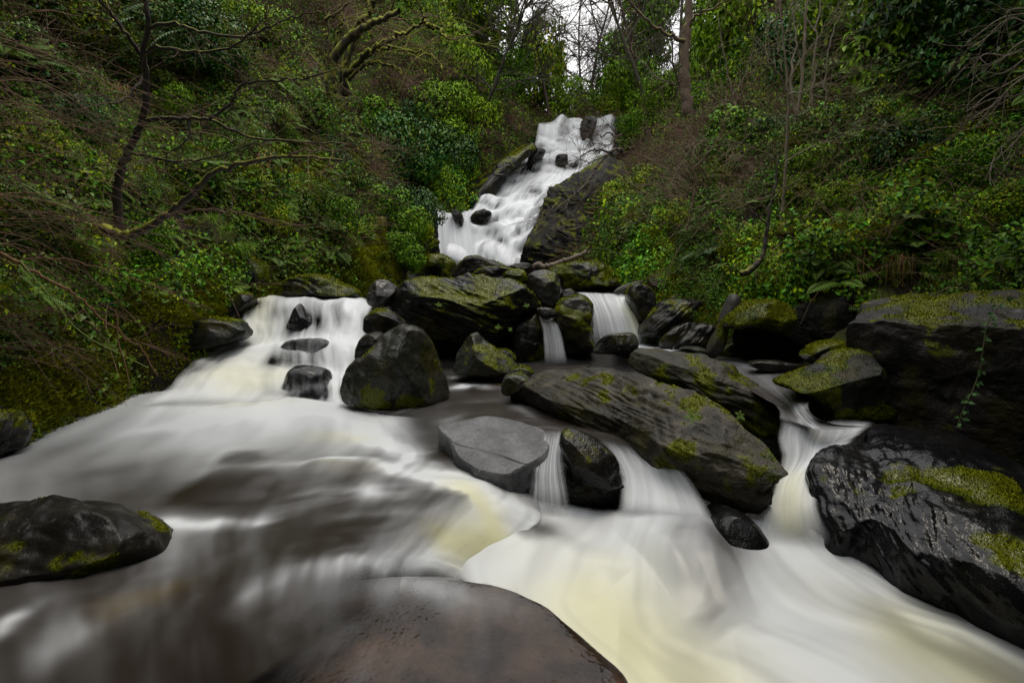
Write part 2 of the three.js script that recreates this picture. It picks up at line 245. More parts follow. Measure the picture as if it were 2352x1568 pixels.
boulder({ label: 'second long boulder with olive back lying behind the pale one', o: S6(1085, 80, 1110, 20, 1200, 0, 1350, 15, 1500, 50, 1740, 120, 1900, 210, 2050, 300, 2200, 400, 2270, 480, 2288, 560, 2260, 625, 2150, 690, 2030, 650, 1900, 520, 1700, 400, 1500, 330, 1300, 240, 1100, 140), d: 6.3, gx: -0.32, T: 0.36, B: 0.1, e: 0.7, seg: 220, rings: 60, moss: 0.5, mossUp: -0.1, col: [0.05, 0.048, 0.03], alt: [0.12, 0.105, 0.075], mat: M.rock, layers: 0.9, cuts: [[0.1, 0.9, 0.4, 0.28], [-0.3, -0.4, 0.85, 0.34]], facets: 3 });
boulder({ label: 'flat tilted slab with a shining wet face split by a crack', o: SM(450, 415, 480, 392, 560, 380, 660, 358, 760, 370, 860, 395, 935, 430, 948, 500, 925, 560, 880, 585, 850, 600, 800, 622, 760, 640, 680, 632, 590, 600, 520, 545, 498, 475), d: 4.55, gy: -0.62, T: 0.1, B: 0.5, e: 0.45, e2: 0.6, seg: 420, rings: 130, col: [0.13, 0.13, 0.14], alt: [0.26, 0.26, 0.275], mat: M.slab, uv: 1.6, algae: 0, grooves: [[[[1040, 1016], [1062, 1024], [1100, 1032], [1150, 1046], [1190, 1060], [1218, 1070]], 0.014, 0.006]], layers: 1.0, rough: 0.6, facets: 0, cuts: [[0.0, 0.0, 1, 0.06]] });
boulder({ label: 'dark mossy wedge of rock right of the flat wet slab', o: SM(1012, 430, 1050, 398, 1110, 420, 1180, 460, 1250, 520, 1282, 590, 1285, 650, 1210, 690, 1110, 670, 1050, 600, 1018, 510), d: 4.35, T: 0.26, seg: 128, rings: 40, col: DARK, alt: [0.055, 0.052, 0.04], moss: 0.3, mossUp: 0.2, cuts: [[0.2, 0.75, 0.6, 0.18]] });
boulder({ label: 'black wet ledge under the mossy wedge of rock', o: SM(780, 640, 900, 600, 1060, 600, 1200, 660, 1290, 650, 1300, 760, 1150, 800, 900, 800, 800, 740), d: 4.35, T: 0.05, B: 0.5, col: [0.012, 0.012, 0.012], alt: DARK, layers: 1 });
boulder({ label: 'domed stone rising out of the chute below the long pale boulder', o: S0(1625, 1235, 1660, 1186, 1700, 1180, 1740, 1208, 1768, 1262, 1760, 1325, 1690, 1345, 1630, 1300), d: 3.9, T: 0.2, B: 0.5, algae: 0, col: DARK, alt: [0.03, 0.03, 0.036], mat: M.slick, layers: 0.3, rough: 0.5, facets: 2 });
const brownDome = boulder({ label: 'brown submerged dome of rock at the bottom edge of the picture', o: S0(520, 1560, 600, 1420, 700, 1345, 850, 1316, 1000, 1308, 1130, 1332, 1230, 1382, 1310, 1445, 1390, 1515, 1450, 1590, 1440, 1760, 1000, 1850, 560, 1760), d: 2.26, gy: -0.215, T: 0.1, B: 0.6, seg: 200, rings: 60, algae: 0.1, col: [0.03, 0.019, 0.013], alt: [0.11, 0.066, 0.042], mat: M.black, uv: 0.4, layers: 0.25, rough: 0.15, lichen: 0, facets: 0, cuts: [[0, 0, 1, 0.09]] });
boulder({ label: 'dark speckled boulder at the lower left edge', o: SL(0, 772, 100, 745, 220, 716, 300, 708, 430, 716, 540, 750, 640, 800, 720, 850, 765, 910, 782, 970, 700, 1035, 560, 1095, 400, 1160, 200, 1270, 0, 1340, -200, 1340, -320, 1050, -180, 840), d: 3.0, gy: -0.1, T: 0.4, B: 0.5, seg: 220, rings: 64, col: [0.02, 0.019, 0.016], alt: [0.06, 0.054, 0.038], lichen: 0.3, moss: 0.42, mossUp: -0.1, algae: 0.9, mat: M.fine, layers: 0.5, cuts: [[-0.1, 0.8, 0.55, 0.3]] });
// --- right side
boulder({ label: 'massive square block with orange moss on its top at right edge', o: S5(470, 300, 500, 250, 600, 228, 800, 205, 1000, 185, 1250, 160, 1450, 130, 1700, 115, 1950, 110, 2200, 200, 2300, 900, 2150, 1560, 1900, 1640, 1500, 1480, 1200, 1420, 900, 1330, 780, 1150, 640, 900, 480, 640, 462, 480), d: 4.95, gx: -0.2, T: 0.55, B: 1.2, e: 0.5, e2: 0.6, seg: 260, rings: 70, moss: 0.3, mossUp: 0.55, col: [0.024, 0.022, 0.02], alt: [0.075, 0.062, 0.052], lichen: 0.35, mat: M.rock, layers: 0.3, strata: [0.1, 1, 0.1], facets: 1, cuts: [[-0.05, 0.9, 0.42, 0.5], [-0.12, -0.05, 1, 0.36]] });
boulder({ label: 'mossy wedge shaped boulder in front of the square block', o: S4(1425, 1105, 1600, 1000, 1800, 900, 1950, 830, 2085, 803, 2140, 820, 2180, 900, 2230, 1000, 2270, 1200, 2290, 1370, 2100, 1390, 1800, 1400, 1740, 1290, 1590, 1175, 1480, 1125), d: 5.2, T: 0.34, B: 0.4, seg: 160, rings: 50, moss: 0.62, mossUp: 0.1, col: [0.03, 0.032, 0.022], alt: [0.06, 0.062, 0.04], mat: M.rock, facets: 2, cuts: [[-0.35, 0.75, 0.55, 0.24], [-0.1, -0.2, 1, 0.25]] });
boulder({ label: 'black wet sloping rock with green moss in lower right corner', o: SR(838, 420, 870, 382, 940, 370, 1050, 385, 1150, 410, 1250, 445, 1300, 500, 1400, 570, 1568, 640, 1800, 760, 1950, 1100, 1850, 1400, 1568, 1350, 1400, 1290, 1250, 1235, 1100, 1180, 1000, 1140, 900, 1050, 800, 975, 700, 955, 640, 880, 590, 800, 575, 700, 620, 590, 700, 525, 830, 495), d: 4.0, gy: -0.36, gx: -0.02, T: 0.42, B: 0.7, c: [2060, 1180], e: 0.65, seg: 300, rings: 80, moss: 0.04, mossUp: 0.1, spots: [[2130, 1070, 3.9, 0.3, 0.35], [2260, 1130, 3.7, 0.35, 0.5], [2352, 1220, 3.4, 0.4, 0.5], [2150, 1010, 4.2, 0.2, 0.25]], col: [0.009, 0.009, 0.01], alt: [0.02, 0.02, 0.024], lichen: 0.04, algae: 0.1, mat: M.black, layers: 0.9, strata: [0.5, 0.6, 0.5], facets: 5, cuts: [[-0.1, 0.78, 0.6, 0.3], [-0.75, 0.1, 0.65, 0.5]] });
boulder({ label: 'flat wet stone in the current before the dark hollow', o: S4(1155, 940, 1210, 905, 1350, 903, 1500, 918, 1650, 948, 1560, 1005, 1400, 1015, 1250, 985), d: 6.5, T: 0.1, B: 0.3, col: DARK, alt: GREY, mat: M.slick });
boulder({ label: 'mossy stone in the dark hollow behind the wedge boulder', o: S4(1600, 840, 1700, 765, 1850, 725, 1965, 785, 1940, 870, 1750, 930, 1640, 890), d: 6.9, T: 0.3, col: DARK, moss: 0.5 });
boulder({ label: 'thin mossy slab lying at the mouth of the dark hollow', o: S4(1568, 858, 1620, 838, 1745, 925, 1700, 940, 1585, 885), d: 6.6, T: 0.1, col: DARK, moss: 0.45 });
boulder({ label: 'moss cushioned block overhanging the dark hollow', o: S4(975, 600, 1000, 540, 1050, 480, 1150, 420, 1300, 395, 1420, 430, 1500, 500, 1490, 600, 1400, 690, 1280, 650, 1150, 615, 1030, 628), d: 7.3, T: 0.4, B: 1.0, seg: 128, rings: 40, col: DARK, moss: 1.0, mossUp: 0.5, tuft: 5000 });
boulder({ label: 'speckled stone at the far end of the second long boulder', o: S4(555, 800, 640, 780, 740, 790, 800, 830, 860, 870, 895, 925, 780, 905, 650, 850), d: 8.0, T: 0.25, col: [0.045, 0.05, 0.045], alt: [0.1, 0.11, 0.1] });
boulder({ label: 'white streaked block below the right waterfall', o: S3(1832, 775, 1870, 700, 1930, 640, 2040, 620, 2130, 615, 2172, 660, 2182, 720, 2165, 810, 2080, 820, 1950, 790), d: 8.2, T: 0.3, col: DARK, alt: [0.17, 0.18, 0.17], mat: M.slick, facets: 4, strata: [1, 0.2, 0.1], layers: 0.8 });
boulder({ label: 'broad mossy backed boulder between the two small waterfalls', o: S3(1525, 470, 1580, 370, 1660, 335, 1750, 340, 1810, 390, 1828, 450, 1815, 600, 1800, 680, 1835, 750, 1700, 800, 1610, 780, 1560, 640, 1520, 540), d: 9.3, T: 0.45, B: 0.8, seg: 128, rings: 40, moss: 0.45, mossUp: 0.5, col: [0.03, 0.03, 0.02], alt: [0.065, 0.058, 0.035] });
boulder({ label: 'pale capped stone perched over the narrow waterfall', o: S3(1385, 435, 1440, 424, 1500, 430, 1538, 460, 1532, 492, 1460, 520, 1408, 492), d: 9.1, T: 0.15, col: DARK2, alt: [0.15, 0.15, 0.14], mat: M.slick });
boulder({ label: 'dark upright rock left of the narrow waterfall', o: S3(1225, 580, 1300, 520, 1385, 465, 1405, 490, 1440, 640, 1468, 845, 1400, 868, 1230, 850, 1190, 720), d: 9.15, T: 0.25, B: 0.6, col: DARK, alt: DARK2, moss: 0.28, mossUp: -0.2 });
boulder({ label: 'dark grey standing stone behind the narrow waterfall', o: S3(1298, 190, 1350, 142, 1430, 128, 1520, 150, 1560, 190, 1568, 300, 1552, 400, 1500, 445, 1420, 430, 1375, 350, 1315, 280), d: 10.1, T: 0.35, col: DARK2, alt: [0.085, 0.09, 0.085], moss: 0.2, cuts: [[-0.3, 0.1, 0.9, 0.28], [0.6, 0.3, 0.7, 0.3]] });
boulder({ label: 'small dark stone wedged behind the broad mossy backed boulder', o: S3(1550, 400, 1560, 330, 1590, 290, 1650, 278, 1705, 312, 1690, 345, 1610, 380), d: 10.3, T: 0.2, col: DARK, alt: GREY, mat: M.slick });
boulder({ label: 'moss topped block lying on the long dark boulder', o: S3(1125, 160, 1180, 125, 1250, 122, 1302, 150, 1308, 225, 1250, 260, 1140, 230), d: 9.9, T: 0.25, moss: 1.0, col: DARK });
boulder({ label: 'wide moss covered boulder at foot of the right bank', o: S3(1475, 140, 1560, 92, 1700, 80, 1850, 73, 1930, 110, 2000, 170, 2060, 225, 2040, 280, 1900, 315, 1750, 315, 1600, 280, 1570, 200), d: 12.2, T: 0.6, B: 1, seg: 128, rings: 40, moss: 0.72, mossUp: 0.3, col: DARK2, alt: GREY, tuft: 4000 });
boulder({ label: 'rounded rock on the right lip of the right waterfall', o: S4(100, 350, 150, 262, 240, 250, 305, 292, 345, 375, 335, 490, 280, 570, 215, 610, 160, 500), d: 10.1, T: 0.35, col: DARK, alt: [0.06, 0.055, 0.045], moss: 0.32 });
boulder({ label: 'mossy brown block above the right waterfall', o: S4(265, 260, 290, 172, 340, 150, 420, 108, 550, 150, 612, 205, 605, 310, 480, 372, 350, 340), d: 10.9, T: 0.4, col: BROWN, alt: [0.11, 0.085, 0.065], moss: 0.5, mat: M.rock });
boulder({ label: 'thin pale slab lying on stones above the right waterfall', o: S4(-5, 332, 60, 280, 160, 240, 258, 228, 235, 262, 120, 312, 50, 345), d: 10.8, T: 0.1, col: [0.1, 0.1, 0.08], alt: [0.2, 0.2, 0.17], mat: M.rock });
boulder({ label: 'sloping dark boulder right of the right waterfall', o: S4(225, 660, 300, 520, 400, 420, 480, 400, 620, 388, 720, 388, 765, 440, 745, 550, 640, 600, 520, 620, 420, 700, 300, 700), d: 9.6, T: 0.4, seg: 128, rings: 40, col: DARK, alt: GREY, moss: 0.25, layers: 1.2, strata: [-0.7, 0.7, 0.2] });
boulder({ label: 'small dark stone on top of the sloping dark boulder', o: S4(465, 400, 500, 358, 580, 345, 612, 380, 580, 415, 500, 420), d: 9.9, T: 0.15, col: DARK, moss: 0.3 });
boulder({ label: 'wet slanting slab with ridges by the foam pool', o: S4(395, 735, 480, 645, 600, 582, 710, 590, 640, 645, 560, 730, 500, 800, 420, 795), d: 9.2, T: 0.2, col: DARK, alt: GREY, mat: M.slick, layers: 1.4, strata: [-0.7, 0.7, 0.2] });
boulder({ label: 'second slanting slab beside the leaning mossy trunk', o: S4(495, 800, 600, 690, 720, 602, 830, 588, 885, 620, 865, 710, 820, 810, 700, 800, 600, 815), d: 8.8, T: 0.22, col: DARK, alt: GREY, mat: M.slick, layers: 1.4, strata: [-0.7, 0.7, 0.2] });
boulder({ label: 'mossy stone behind the leaning mossy trunk', o: S4(880, 830, 940, 760, 1050, 715, 1140, 740, 1120, 800, 1000, 860), d: 8.0, T: 0.25, col: DARK, moss: 0.5 });
// --- foot of the big waterfall and left bank
boulder({ label: 'smooth dark boulder right at the foot of the big waterfall', o: S3(715, 190, 760, 82, 830, 36, 930, 20, 1030, 50, 1100, 80, 1155, 105, 1180, 150, 1000, 190, 800, 210), d: 14.5, T: 0.7, col: DARK2, alt: GREY, moss: 0.1 });
boulder({ label: 'moss rounded boulder left of the big waterfall foot', o: S3(515, 150, 535, 20, 600, 5, 680, 25, 748, 78, 725, 140, 710, 200, 600, 190), d: 15.5, T: 0.6, moss: 1.0, col: DARK });
boulder({ label: 'low dark stone right of the big waterfall foot', o: S3(1150, 110, 1190, 88, 1260, 76, 1330, 80, 1370, 98, 1330, 130, 1220, 140, 1160, 135), d: 13.5, T: 0.3, col: DARK2, alt: GREY });
boulder({ label: 'flat green slab lying between the waterfall foot and the long boulder', o: S3(890, 160, 960, 108, 1070, 98, 1150, 110, 1210, 130, 1130, 175, 960, 200), d: 11.5, T: 0.3, col: DARK2, alt: GREY, moss: 0.35 });
boulder({ label: 'low moss covered slab at the head of the left cascade', o: S2(452, 410, 490, 342, 560, 312, 700, 293, 800, 302, 950, 350, 1080, 410, 1110, 455, 1000, 500, 850, 490, 640, 485, 480, 485), d: 10.2, T: 0.5, B: 0.6, seg: 128, rings: 40, moss: 0.72, mossUp: 0.5, col: DARK2, alt: GREY, layers: 1, tuft: 4000 });
boulder({ label: 'moss shouldered rock with grass on the left bank', o: S2(130, 260, 180, 110, 250, 150, 310, 200, 350, 250, 362, 310, 352, 400, 375, 460, 250, 490, 150, 460), d: 10.0, T: 0.5, seg: 128, rings: 40, moss: 0.85, mossUp: 0.3, col: DARK });
boulder({ label: 'dark dripping rock at the left lip of the cascade', o: S2(20, 640, 60, 500, 130, 440, 210, 470, 225, 530, 150, 560, 130, 640, 165, 760, 120, 820, 20, 830), d: 9.0, T: 0.35, col: [0.015, 0.016, 0.014], alt: DARK2, moss: 0.3 });
boulder({ label: 'black mossy rock on the left bank below the cascade lip', o: S0(330, 850, 390, 800, 450, 740, 500, 730, 560, 745, 565, 775, 500, 800, 450, 830, 400, 870), d: 8.2, T: 0.4, col: [0.012, 0.013, 0.012], alt: DARK2, moss: 0.3, mat: M.wet, layers: 1.2 });
boulder({ label: 'mossy boulder on the left bank at the water', o: S0(330, 760, 350, 710, 390, 690, 430, 705, 445, 760, 440, 800, 370, 820), d: 8.6, T: 0.4, col: DARK, moss: 0.95, tuft: 5000 });
boulder({ label: 'grey rock face at the left edge above the pool', o: S0(-60, 960, -10, 945, 25, 965, 38, 1000, 20, 1040, -20, 1060, -80, 1060), d: 4.6, T: 0.3, rough: 1.8, layers: 1.5, moss: 0.35, col: DARK, alt: [0.05, 0.047, 0.04] });
boulder({ label: 'pointed dark rock splitting the top of the left cascade', o: S2(500, 790, 540, 650, 575, 565, 610, 530, 655, 590, 720, 680, 765, 790, 630, 830), d: 8.85, T: 0.2, algae: 0, col: [0.02, 0.019, 0.022], alt: [0.04, 0.038, 0.042], mat: M.slick });
const veiledHump = boulder({ label: 'dark hump veiled by water in the middle of the left cascade', o: S2(425, 990, 450, 900, 520, 842, 640, 822, 780, 830, 850, 865, 840, 940, 800, 1020, 600, 1050), d: 8.2, T: 0.2, algae: 0, col: [0.02, 0.019, 0.022], alt: [0.045, 0.043, 0.046], mat: M.slick });
const combedStone = boulder({ label: 'round dark stone with water combed over it in the left cascade', o: S2(440, 1330, 490, 1200, 550, 1092, 620, 1060, 720, 1055, 820, 1082, 862, 1130, 880, 1230, 840, 1340, 600, 1370), d: 7.25, T: 0.3, facets: 2, algae: 0, col: [0.02, 0.02, 0.022], alt: [0.05, 0.048, 0.05], mat: M.slick });
// --- the waterfall's own rocks
boulder({ name: 'rock_face', category: 'rock face', label: 'tall black wet rock face right of the big waterfall', group: 'rock beside the waterfall', o: S1(1060, 1540, 1120, 1340, 1160, 1220, 1220, 1120, 1250, 1010, 1330, 900, 1430, 815, 1560, 755, 1700, 650, 1850, 600, 1980, 640, 2000, 900, 1900, 1150, 1800, 1350, 1700, 1520, 1400, 1580), d: 21.5, gy: -1.3, T: 1.0, B: 2.5, seg: 220, rings: 70, e: 0.6, col: [0.009, 0.009, 0.008], alt: [0.026, 0.025, 0.02], moss: 0.3, mossUp: 0.3, layers: 2.6, rough: 1.5, facets: 8, mat: M.matte });
boulder({ name: 'rock_face', category: 'rock face', label: 'dark mossy rock face left of the upper waterfall', group: 'rock beside the waterfall', o: S1(640, 1010, 660, 880, 740, 760, 820, 660, 900, 580, 1050, 500, 1150, 430, 1190, 440, 1180, 520, 960, 640, 880, 760, 800, 850, 760, 950, 740, 1010), d: 27.5, gx: 2, T: 0.5, B: 1.5, col: [0.014, 0.014, 0.013], alt: [0.04, 0.04, 0.034], moss: 0.3, layers: 2 });
for (const [label, o, d] of [
  ['black rock standing out of the upper waterfall at left', S1(1130, 570, 1160, 500, 1250, 485, 1278, 510, 1255, 550, 1200, 590, 1160, 640, 1100, 690, 1060, 690, 1110, 620), 29.2],
  ['square black rock standing out of the middle of the waterfall', S1(1365, 600, 1375, 545, 1440, 538, 1468, 550, 1470, 620, 1420, 640, 1375, 640), 29.3],
  ['low black rock on the left ledge of the waterfall', S1(620, 1110, 650, 1050, 740, 1022, 800, 1045, 790, 1090, 700, 1120), 23.9],
  ['black knob between the two left curtains of the waterfall', S1(455, 1040, 500, 1025, 540, 1060, 560, 1100, 545, 1170, 500, 1130, 460, 1080), 23.4],
  ['dark rock dividing the top of the waterfall', S1(1585, 300, 1610, 225, 1680, 200, 1730, 230, 1700, 330, 1650, 450, 1610, 470, 1585, 400), 32.6],
  ['dark rock at the right edge of the upper waterfall', S1(1815, 640, 1840, 540, 1900, 480, 1960, 520, 1950, 640, 1880, 690), 29.2],
]) boulder({ label, group: 'rocks standing in the waterfall', o, d: d + 0.2, T: 0.4, facets: 9, B: 0.8, seg: 64, rings: 24, col: [0.014, 0.014, 0.015], alt: DARK2, mat: M.wet, layers: 1.2, rough: 1.2 });
boulder({ name: 'mossy_stump', category: 'stump', group: 'dead wood on the banks', label: 'short stump with a bright moss cap among the sapling stems', o: TR(440, 1070, 448, 1035, 470, 1018, 498, 1022, 512, 1050, 508, 1095, 498, 1140, 455, 1140, 446, 1100), d: 8.5, T: 0.14, seg: 64, rings: 24, col: BROWN, alt: [0.04, 0.025, 0.014], moss: 0.75, mossUp: 0.9, mat: M.rock, facets: 0 });
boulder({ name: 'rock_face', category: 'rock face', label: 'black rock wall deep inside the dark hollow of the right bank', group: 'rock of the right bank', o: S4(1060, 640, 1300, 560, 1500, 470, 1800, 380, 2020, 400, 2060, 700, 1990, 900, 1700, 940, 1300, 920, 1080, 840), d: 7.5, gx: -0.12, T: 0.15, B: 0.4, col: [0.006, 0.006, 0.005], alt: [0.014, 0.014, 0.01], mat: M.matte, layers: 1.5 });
boulder({ name: 'leaning_trunk', category: 'trunk', group: 'dead wood on the banks', label: 'grey leaning dead trunk with moss propped by the dark hollow', o: S4(785, 830, 820, 740, 860, 660, 900, 560, 945, 440, 970, 380, 1010, 340, 1055, 350, 1060, 400, 1020, 500, 975, 610, 935, 740, 890, 850, 830, 870), d: 7.65, T: 0.16, B: 0.16, seg: 120, rings: 30, e: 0.6, col: [0.09, 0.085, 0.075], alt: [0.16, 0.15, 0.13], moss: 0.3, mossUp: 0.2, spots: [[1670, 720, 7.5, 0.3, 0.3]], mat: M.rock, facets: 0, layers: 1.4, strata: [1, 0.35, 0.2] });
boulder({ name: 'rock_face', category: 'rock face', label: 'dark rock wall left of the left curtain of the waterfall', group: 'rock beside the waterfall', o: S0(905, 500, 940, 462, 985, 466, 1002, 490, 1004, 560, 1006, 640, 960, 660, 915, 640, 895, 570), d: 20.5, T: 0.5, B: 1.2, seg: 90, rings: 30, col: [0.012, 0.012, 0.01], alt: [0.03, 0.03, 0.02], moss: 0.4, mossUp: 0.1, mat: M.matte, layers: 2, rough: 1.3 });
// ---------------------------------------------------------------- water: peaty brown where it runs clear, white where it is full of air
const PEAT = [0.02, 0.015, 0.011], WHITE = [0.6, 0.622, 0.645], CREAM = [0.59, 0.58, 0.36], AMBER = [0.46, 0.31, 0.05];
const crs = (a, b, c, d, t) => 0.5 * (2 * b + (c - a) * t + (2 * a - 5 * b + 4 * c - d) * t * t + (3 * b - a - 3 * c + d) * t * t * t);
// rows: from upstream to downstream, each a list of [point, foam, opacity]; points carry across the flow
function surface(rows) {
  const nr = rows.length, nc = rows[0].length, val = (r, c, k) => { const e = rows[r][c]; return k < 3 ? e[0].getComponent(k) : k === 3 ? e[1] ?? 1 : e[2] ?? 1; };
  return (u, v, k) => {
    const x = clamp(u, 0, 1) * (nc - 1), y = clamp(v, 0, 1) * (nr - 1), i = Math.min(nc - 2, Math.floor(x)), j = Math.min(nr - 2, Math.floor(y)), R = (q) => clamp(q, 0, nr - 1), C = (q) => clamp(q, 0, nc - 1), h = [];
    for (let a = -1; a <= 2; a++) h.push(crs(val(R(j + a), C(i - 1), k), val(R(j + a), C(i), k), val(R(j + a), C(i + 1), k), val(R(j + a), C(i + 2), k), x - i));
    return crs(h[0], h[1], h[2], h[3], y - j);
  };
}
let segT = 0;
function segDist(x, z, pts) { let best = 1e9; for (let i = 0; i < pts.length - 1; i++) { const a = pts[i], b = pts[i + 1], ex = b.x - a.x, ez = b.z - a.z, t = clamp(((x - a.x) * ex + (z - a.z) * ez) / (ex * ex + ez * ez + 1e-9), 0, 1); const h = Math.hypot(x - a.x - ex * t, z - a.z - ez * t); if (h < best) { best = h; segT = (i + t) / (pts.length - 1); } } return best; }
const brush = (x, z, pts, w) => { const q = segDist(x, z, pts) / w; return q < 3 ? Math.exp(-q * q) * sst(-0.15, 0.3, segT) * sst(-0.15, 0.3, 1 - segT) : 0; };
function waterSheet(s) {
  const S = surface(s.rows), nu = s.nu ?? 90, nv = s.nv ?? 90, pos = [], col = [], uv = [], idx = [], [fu, fv, fa] = s.streak ?? [14, 1.5, 0.25], sd = s.seed ?? 1, K = s.steps ?? 0;
  for (let j = 0; j <= nv; j++) for (let i = 0; i <= nu; i++) {
    const u = i / nu, v = j / nv; let vh = v, vv = v, riser = 0;
    if (K) { const ph = v * K + 1.1 * N3(u * 2.4, v * 2.5, sd) + 0.6 * N3(u * 6, v * 4, sd), fl = Math.floor(ph), f = ph - fl; vh = v + (sst(0, 0.62, f) - f) / K * 0.32; vv = v + (sst(0.3, 1, f) - f) / K * 0.32; riser = sst(0.35, 0.6, f) * (1 - sst(0.85, 1, f)); }
    let x = S(u, vh, 0), y = S(u, vv, 1), z = S(u, vh, 2);
    let under = 0; if (s.ledges) { const e = (q) => N3(u * 4.5 + 0.6 * N3(u * 3, q * 6, 2), q * 15 + 1.2 * N3(u * 3, 4, sd), sd) + 0.18 * N3(u * 9, q * 22, sd + 3), a = e(v), b = e(v - 0.018); y += s.ledges * a; z += s.ledges * 0.6 * a; under = sst(0.12, 0.6, b - a); }
    const wob = (s.wave ?? 0.02) * fbm(u * fu * 0.5 + sd, v * fv * 2, sd, 3);
    y += wob; for (const [pts, w, h] of s.humps ?? []) y += h * brush(x, z, pts, w);
    pos.push(x, y, z); uv.push(u, v);
    const warp = 0.35 * fbm(u * 3, v * 3, sd + 4, 2), st = fbm((u + warp * 0.12) * fu, v * fv, sd + 9, 4) + 0.5 * fbm((u + warp * 0.1) * fu * 3.1, v * fv * 1.3, sd + 2, 2);
    let f = S(u, v, 3) + fa * 1.6 * st, cr = s.cream ?? 0, am = 0;
    const wx = x + 0.16 * fbm(x * 2.2, z * 2.2, sd, 3), wz = z + 0.16 * fbm(x * 2.2 + 7, z * 2.2, sd, 3);
    for (const [pts, w, a] of s.foam ?? []) f += a * brush(wx, wz, pts, w) * (1 + 1.4 * st);
    for (const [pts, w, a] of s.creamAt ?? []) cr += a * brush(wx, wz, pts, w);
    for (const [pts, w, a] of s.amberAt ?? []) am += a * brush(wx, wz, pts, w);
    for (const [c, r, a] of s.thin ?? []) { const q = Math.hypot(x - c.x, y - c.y, z - c.z) / r; if (q < 3) f -= a * Math.exp(-q * q) * (1 - 1.5 * st); }
    if (s.rocky) f -= s.rocky * sst(0.02, 0.3, fbm(u * 4.5, v * 8, sd + 20, 3) + 0.35 * st);
    f -= under * 0.9 * (0.6 + 1.5 * st); f = clamp(f - riser * (s.comb ?? 0) * (0.5 + 1.6 * st), 0, 1); cr = clamp(cr, 0, 1); am = clamp(am, 0, 1);
    let A = clamp(S(u, v, 4), 0, 1); const [e0, e1, e2, e3] = s.edge ?? [0.06, 0.06, 0.04, 0.06];
    const ew = 0.5 * N3(v * 5, sd, 3) + 0.3 * N3(v * 14, sd, 5);
    A *= (e0 ? sst(0, e0, u + e0 * 0.6 * ew * (s.veil ? 1 : 0) + 0.02 * st) : 1) * (e1 ? sst(0, e1, 1 - u + 0.02 * st) : 1) * (e2 ? sst(0, e2, v) : 1) * (e3 ? sst(0, e3, 1 - v) : 1);
    const c = [0, 1, 2].map((k) => lerp(lerp(PEAT[k], AMBER[k], am), lerp(WHITE[k], CREAM[k], cr), s.veil ? 1 : Math.pow(f, 2.0)));
    col.push(c[0], c[1], c[2], s.veil ? A * f : A);
  }
  for (let j = 0; j < nv; j++) for (let i = 0; i < nu; i++) { const a = j * (nu + 1) + i; idx.push(a, a + nu + 1, a + 1, a + 1, a + nu + 1, a + nu + 2); }
  const g = new THREE.BufferGeometry(); g.setAttribute('position', new THREE.Float32BufferAttribute(pos, 3)); g.setAttribute('color', new THREE.Float32BufferAttribute(col, 4)); g.setAttribute('uv', new THREE.Float32BufferAttribute(uv, 2)); g.setIndex(idx); g.computeVertexNormals();
  const m = put(s.name, g, s.veil ? M.foam : M.water); tag(m, s.label, undefined, undefined, 'structure'); return m;
}
const row = (...a) => { const r = []; for (let i = 0; i < a.length; i += 4) r.push([lv(a[i], a[i + 1], a[i + 2]), a[i + 3]]); return r; };   // px, py, level, foam
const rowD = (d, ...a) => { const r = []; for (let i = 0; i < a.length; i += 3) r.push([at(a[i], a[i + 1], d), a[i + 2]]); return r; };        // px, py, foam at one distance
const thinOut = (r, ...o) => r.map((e, i) => [e[0], e[1], o[i] ?? 1]);   // opacity of one row
const line = (h, ...a) => { const r = []; for (let i = 0; i < a.length; i += 2) r.push(lv(a[i], a[i + 1], h)); return r; };

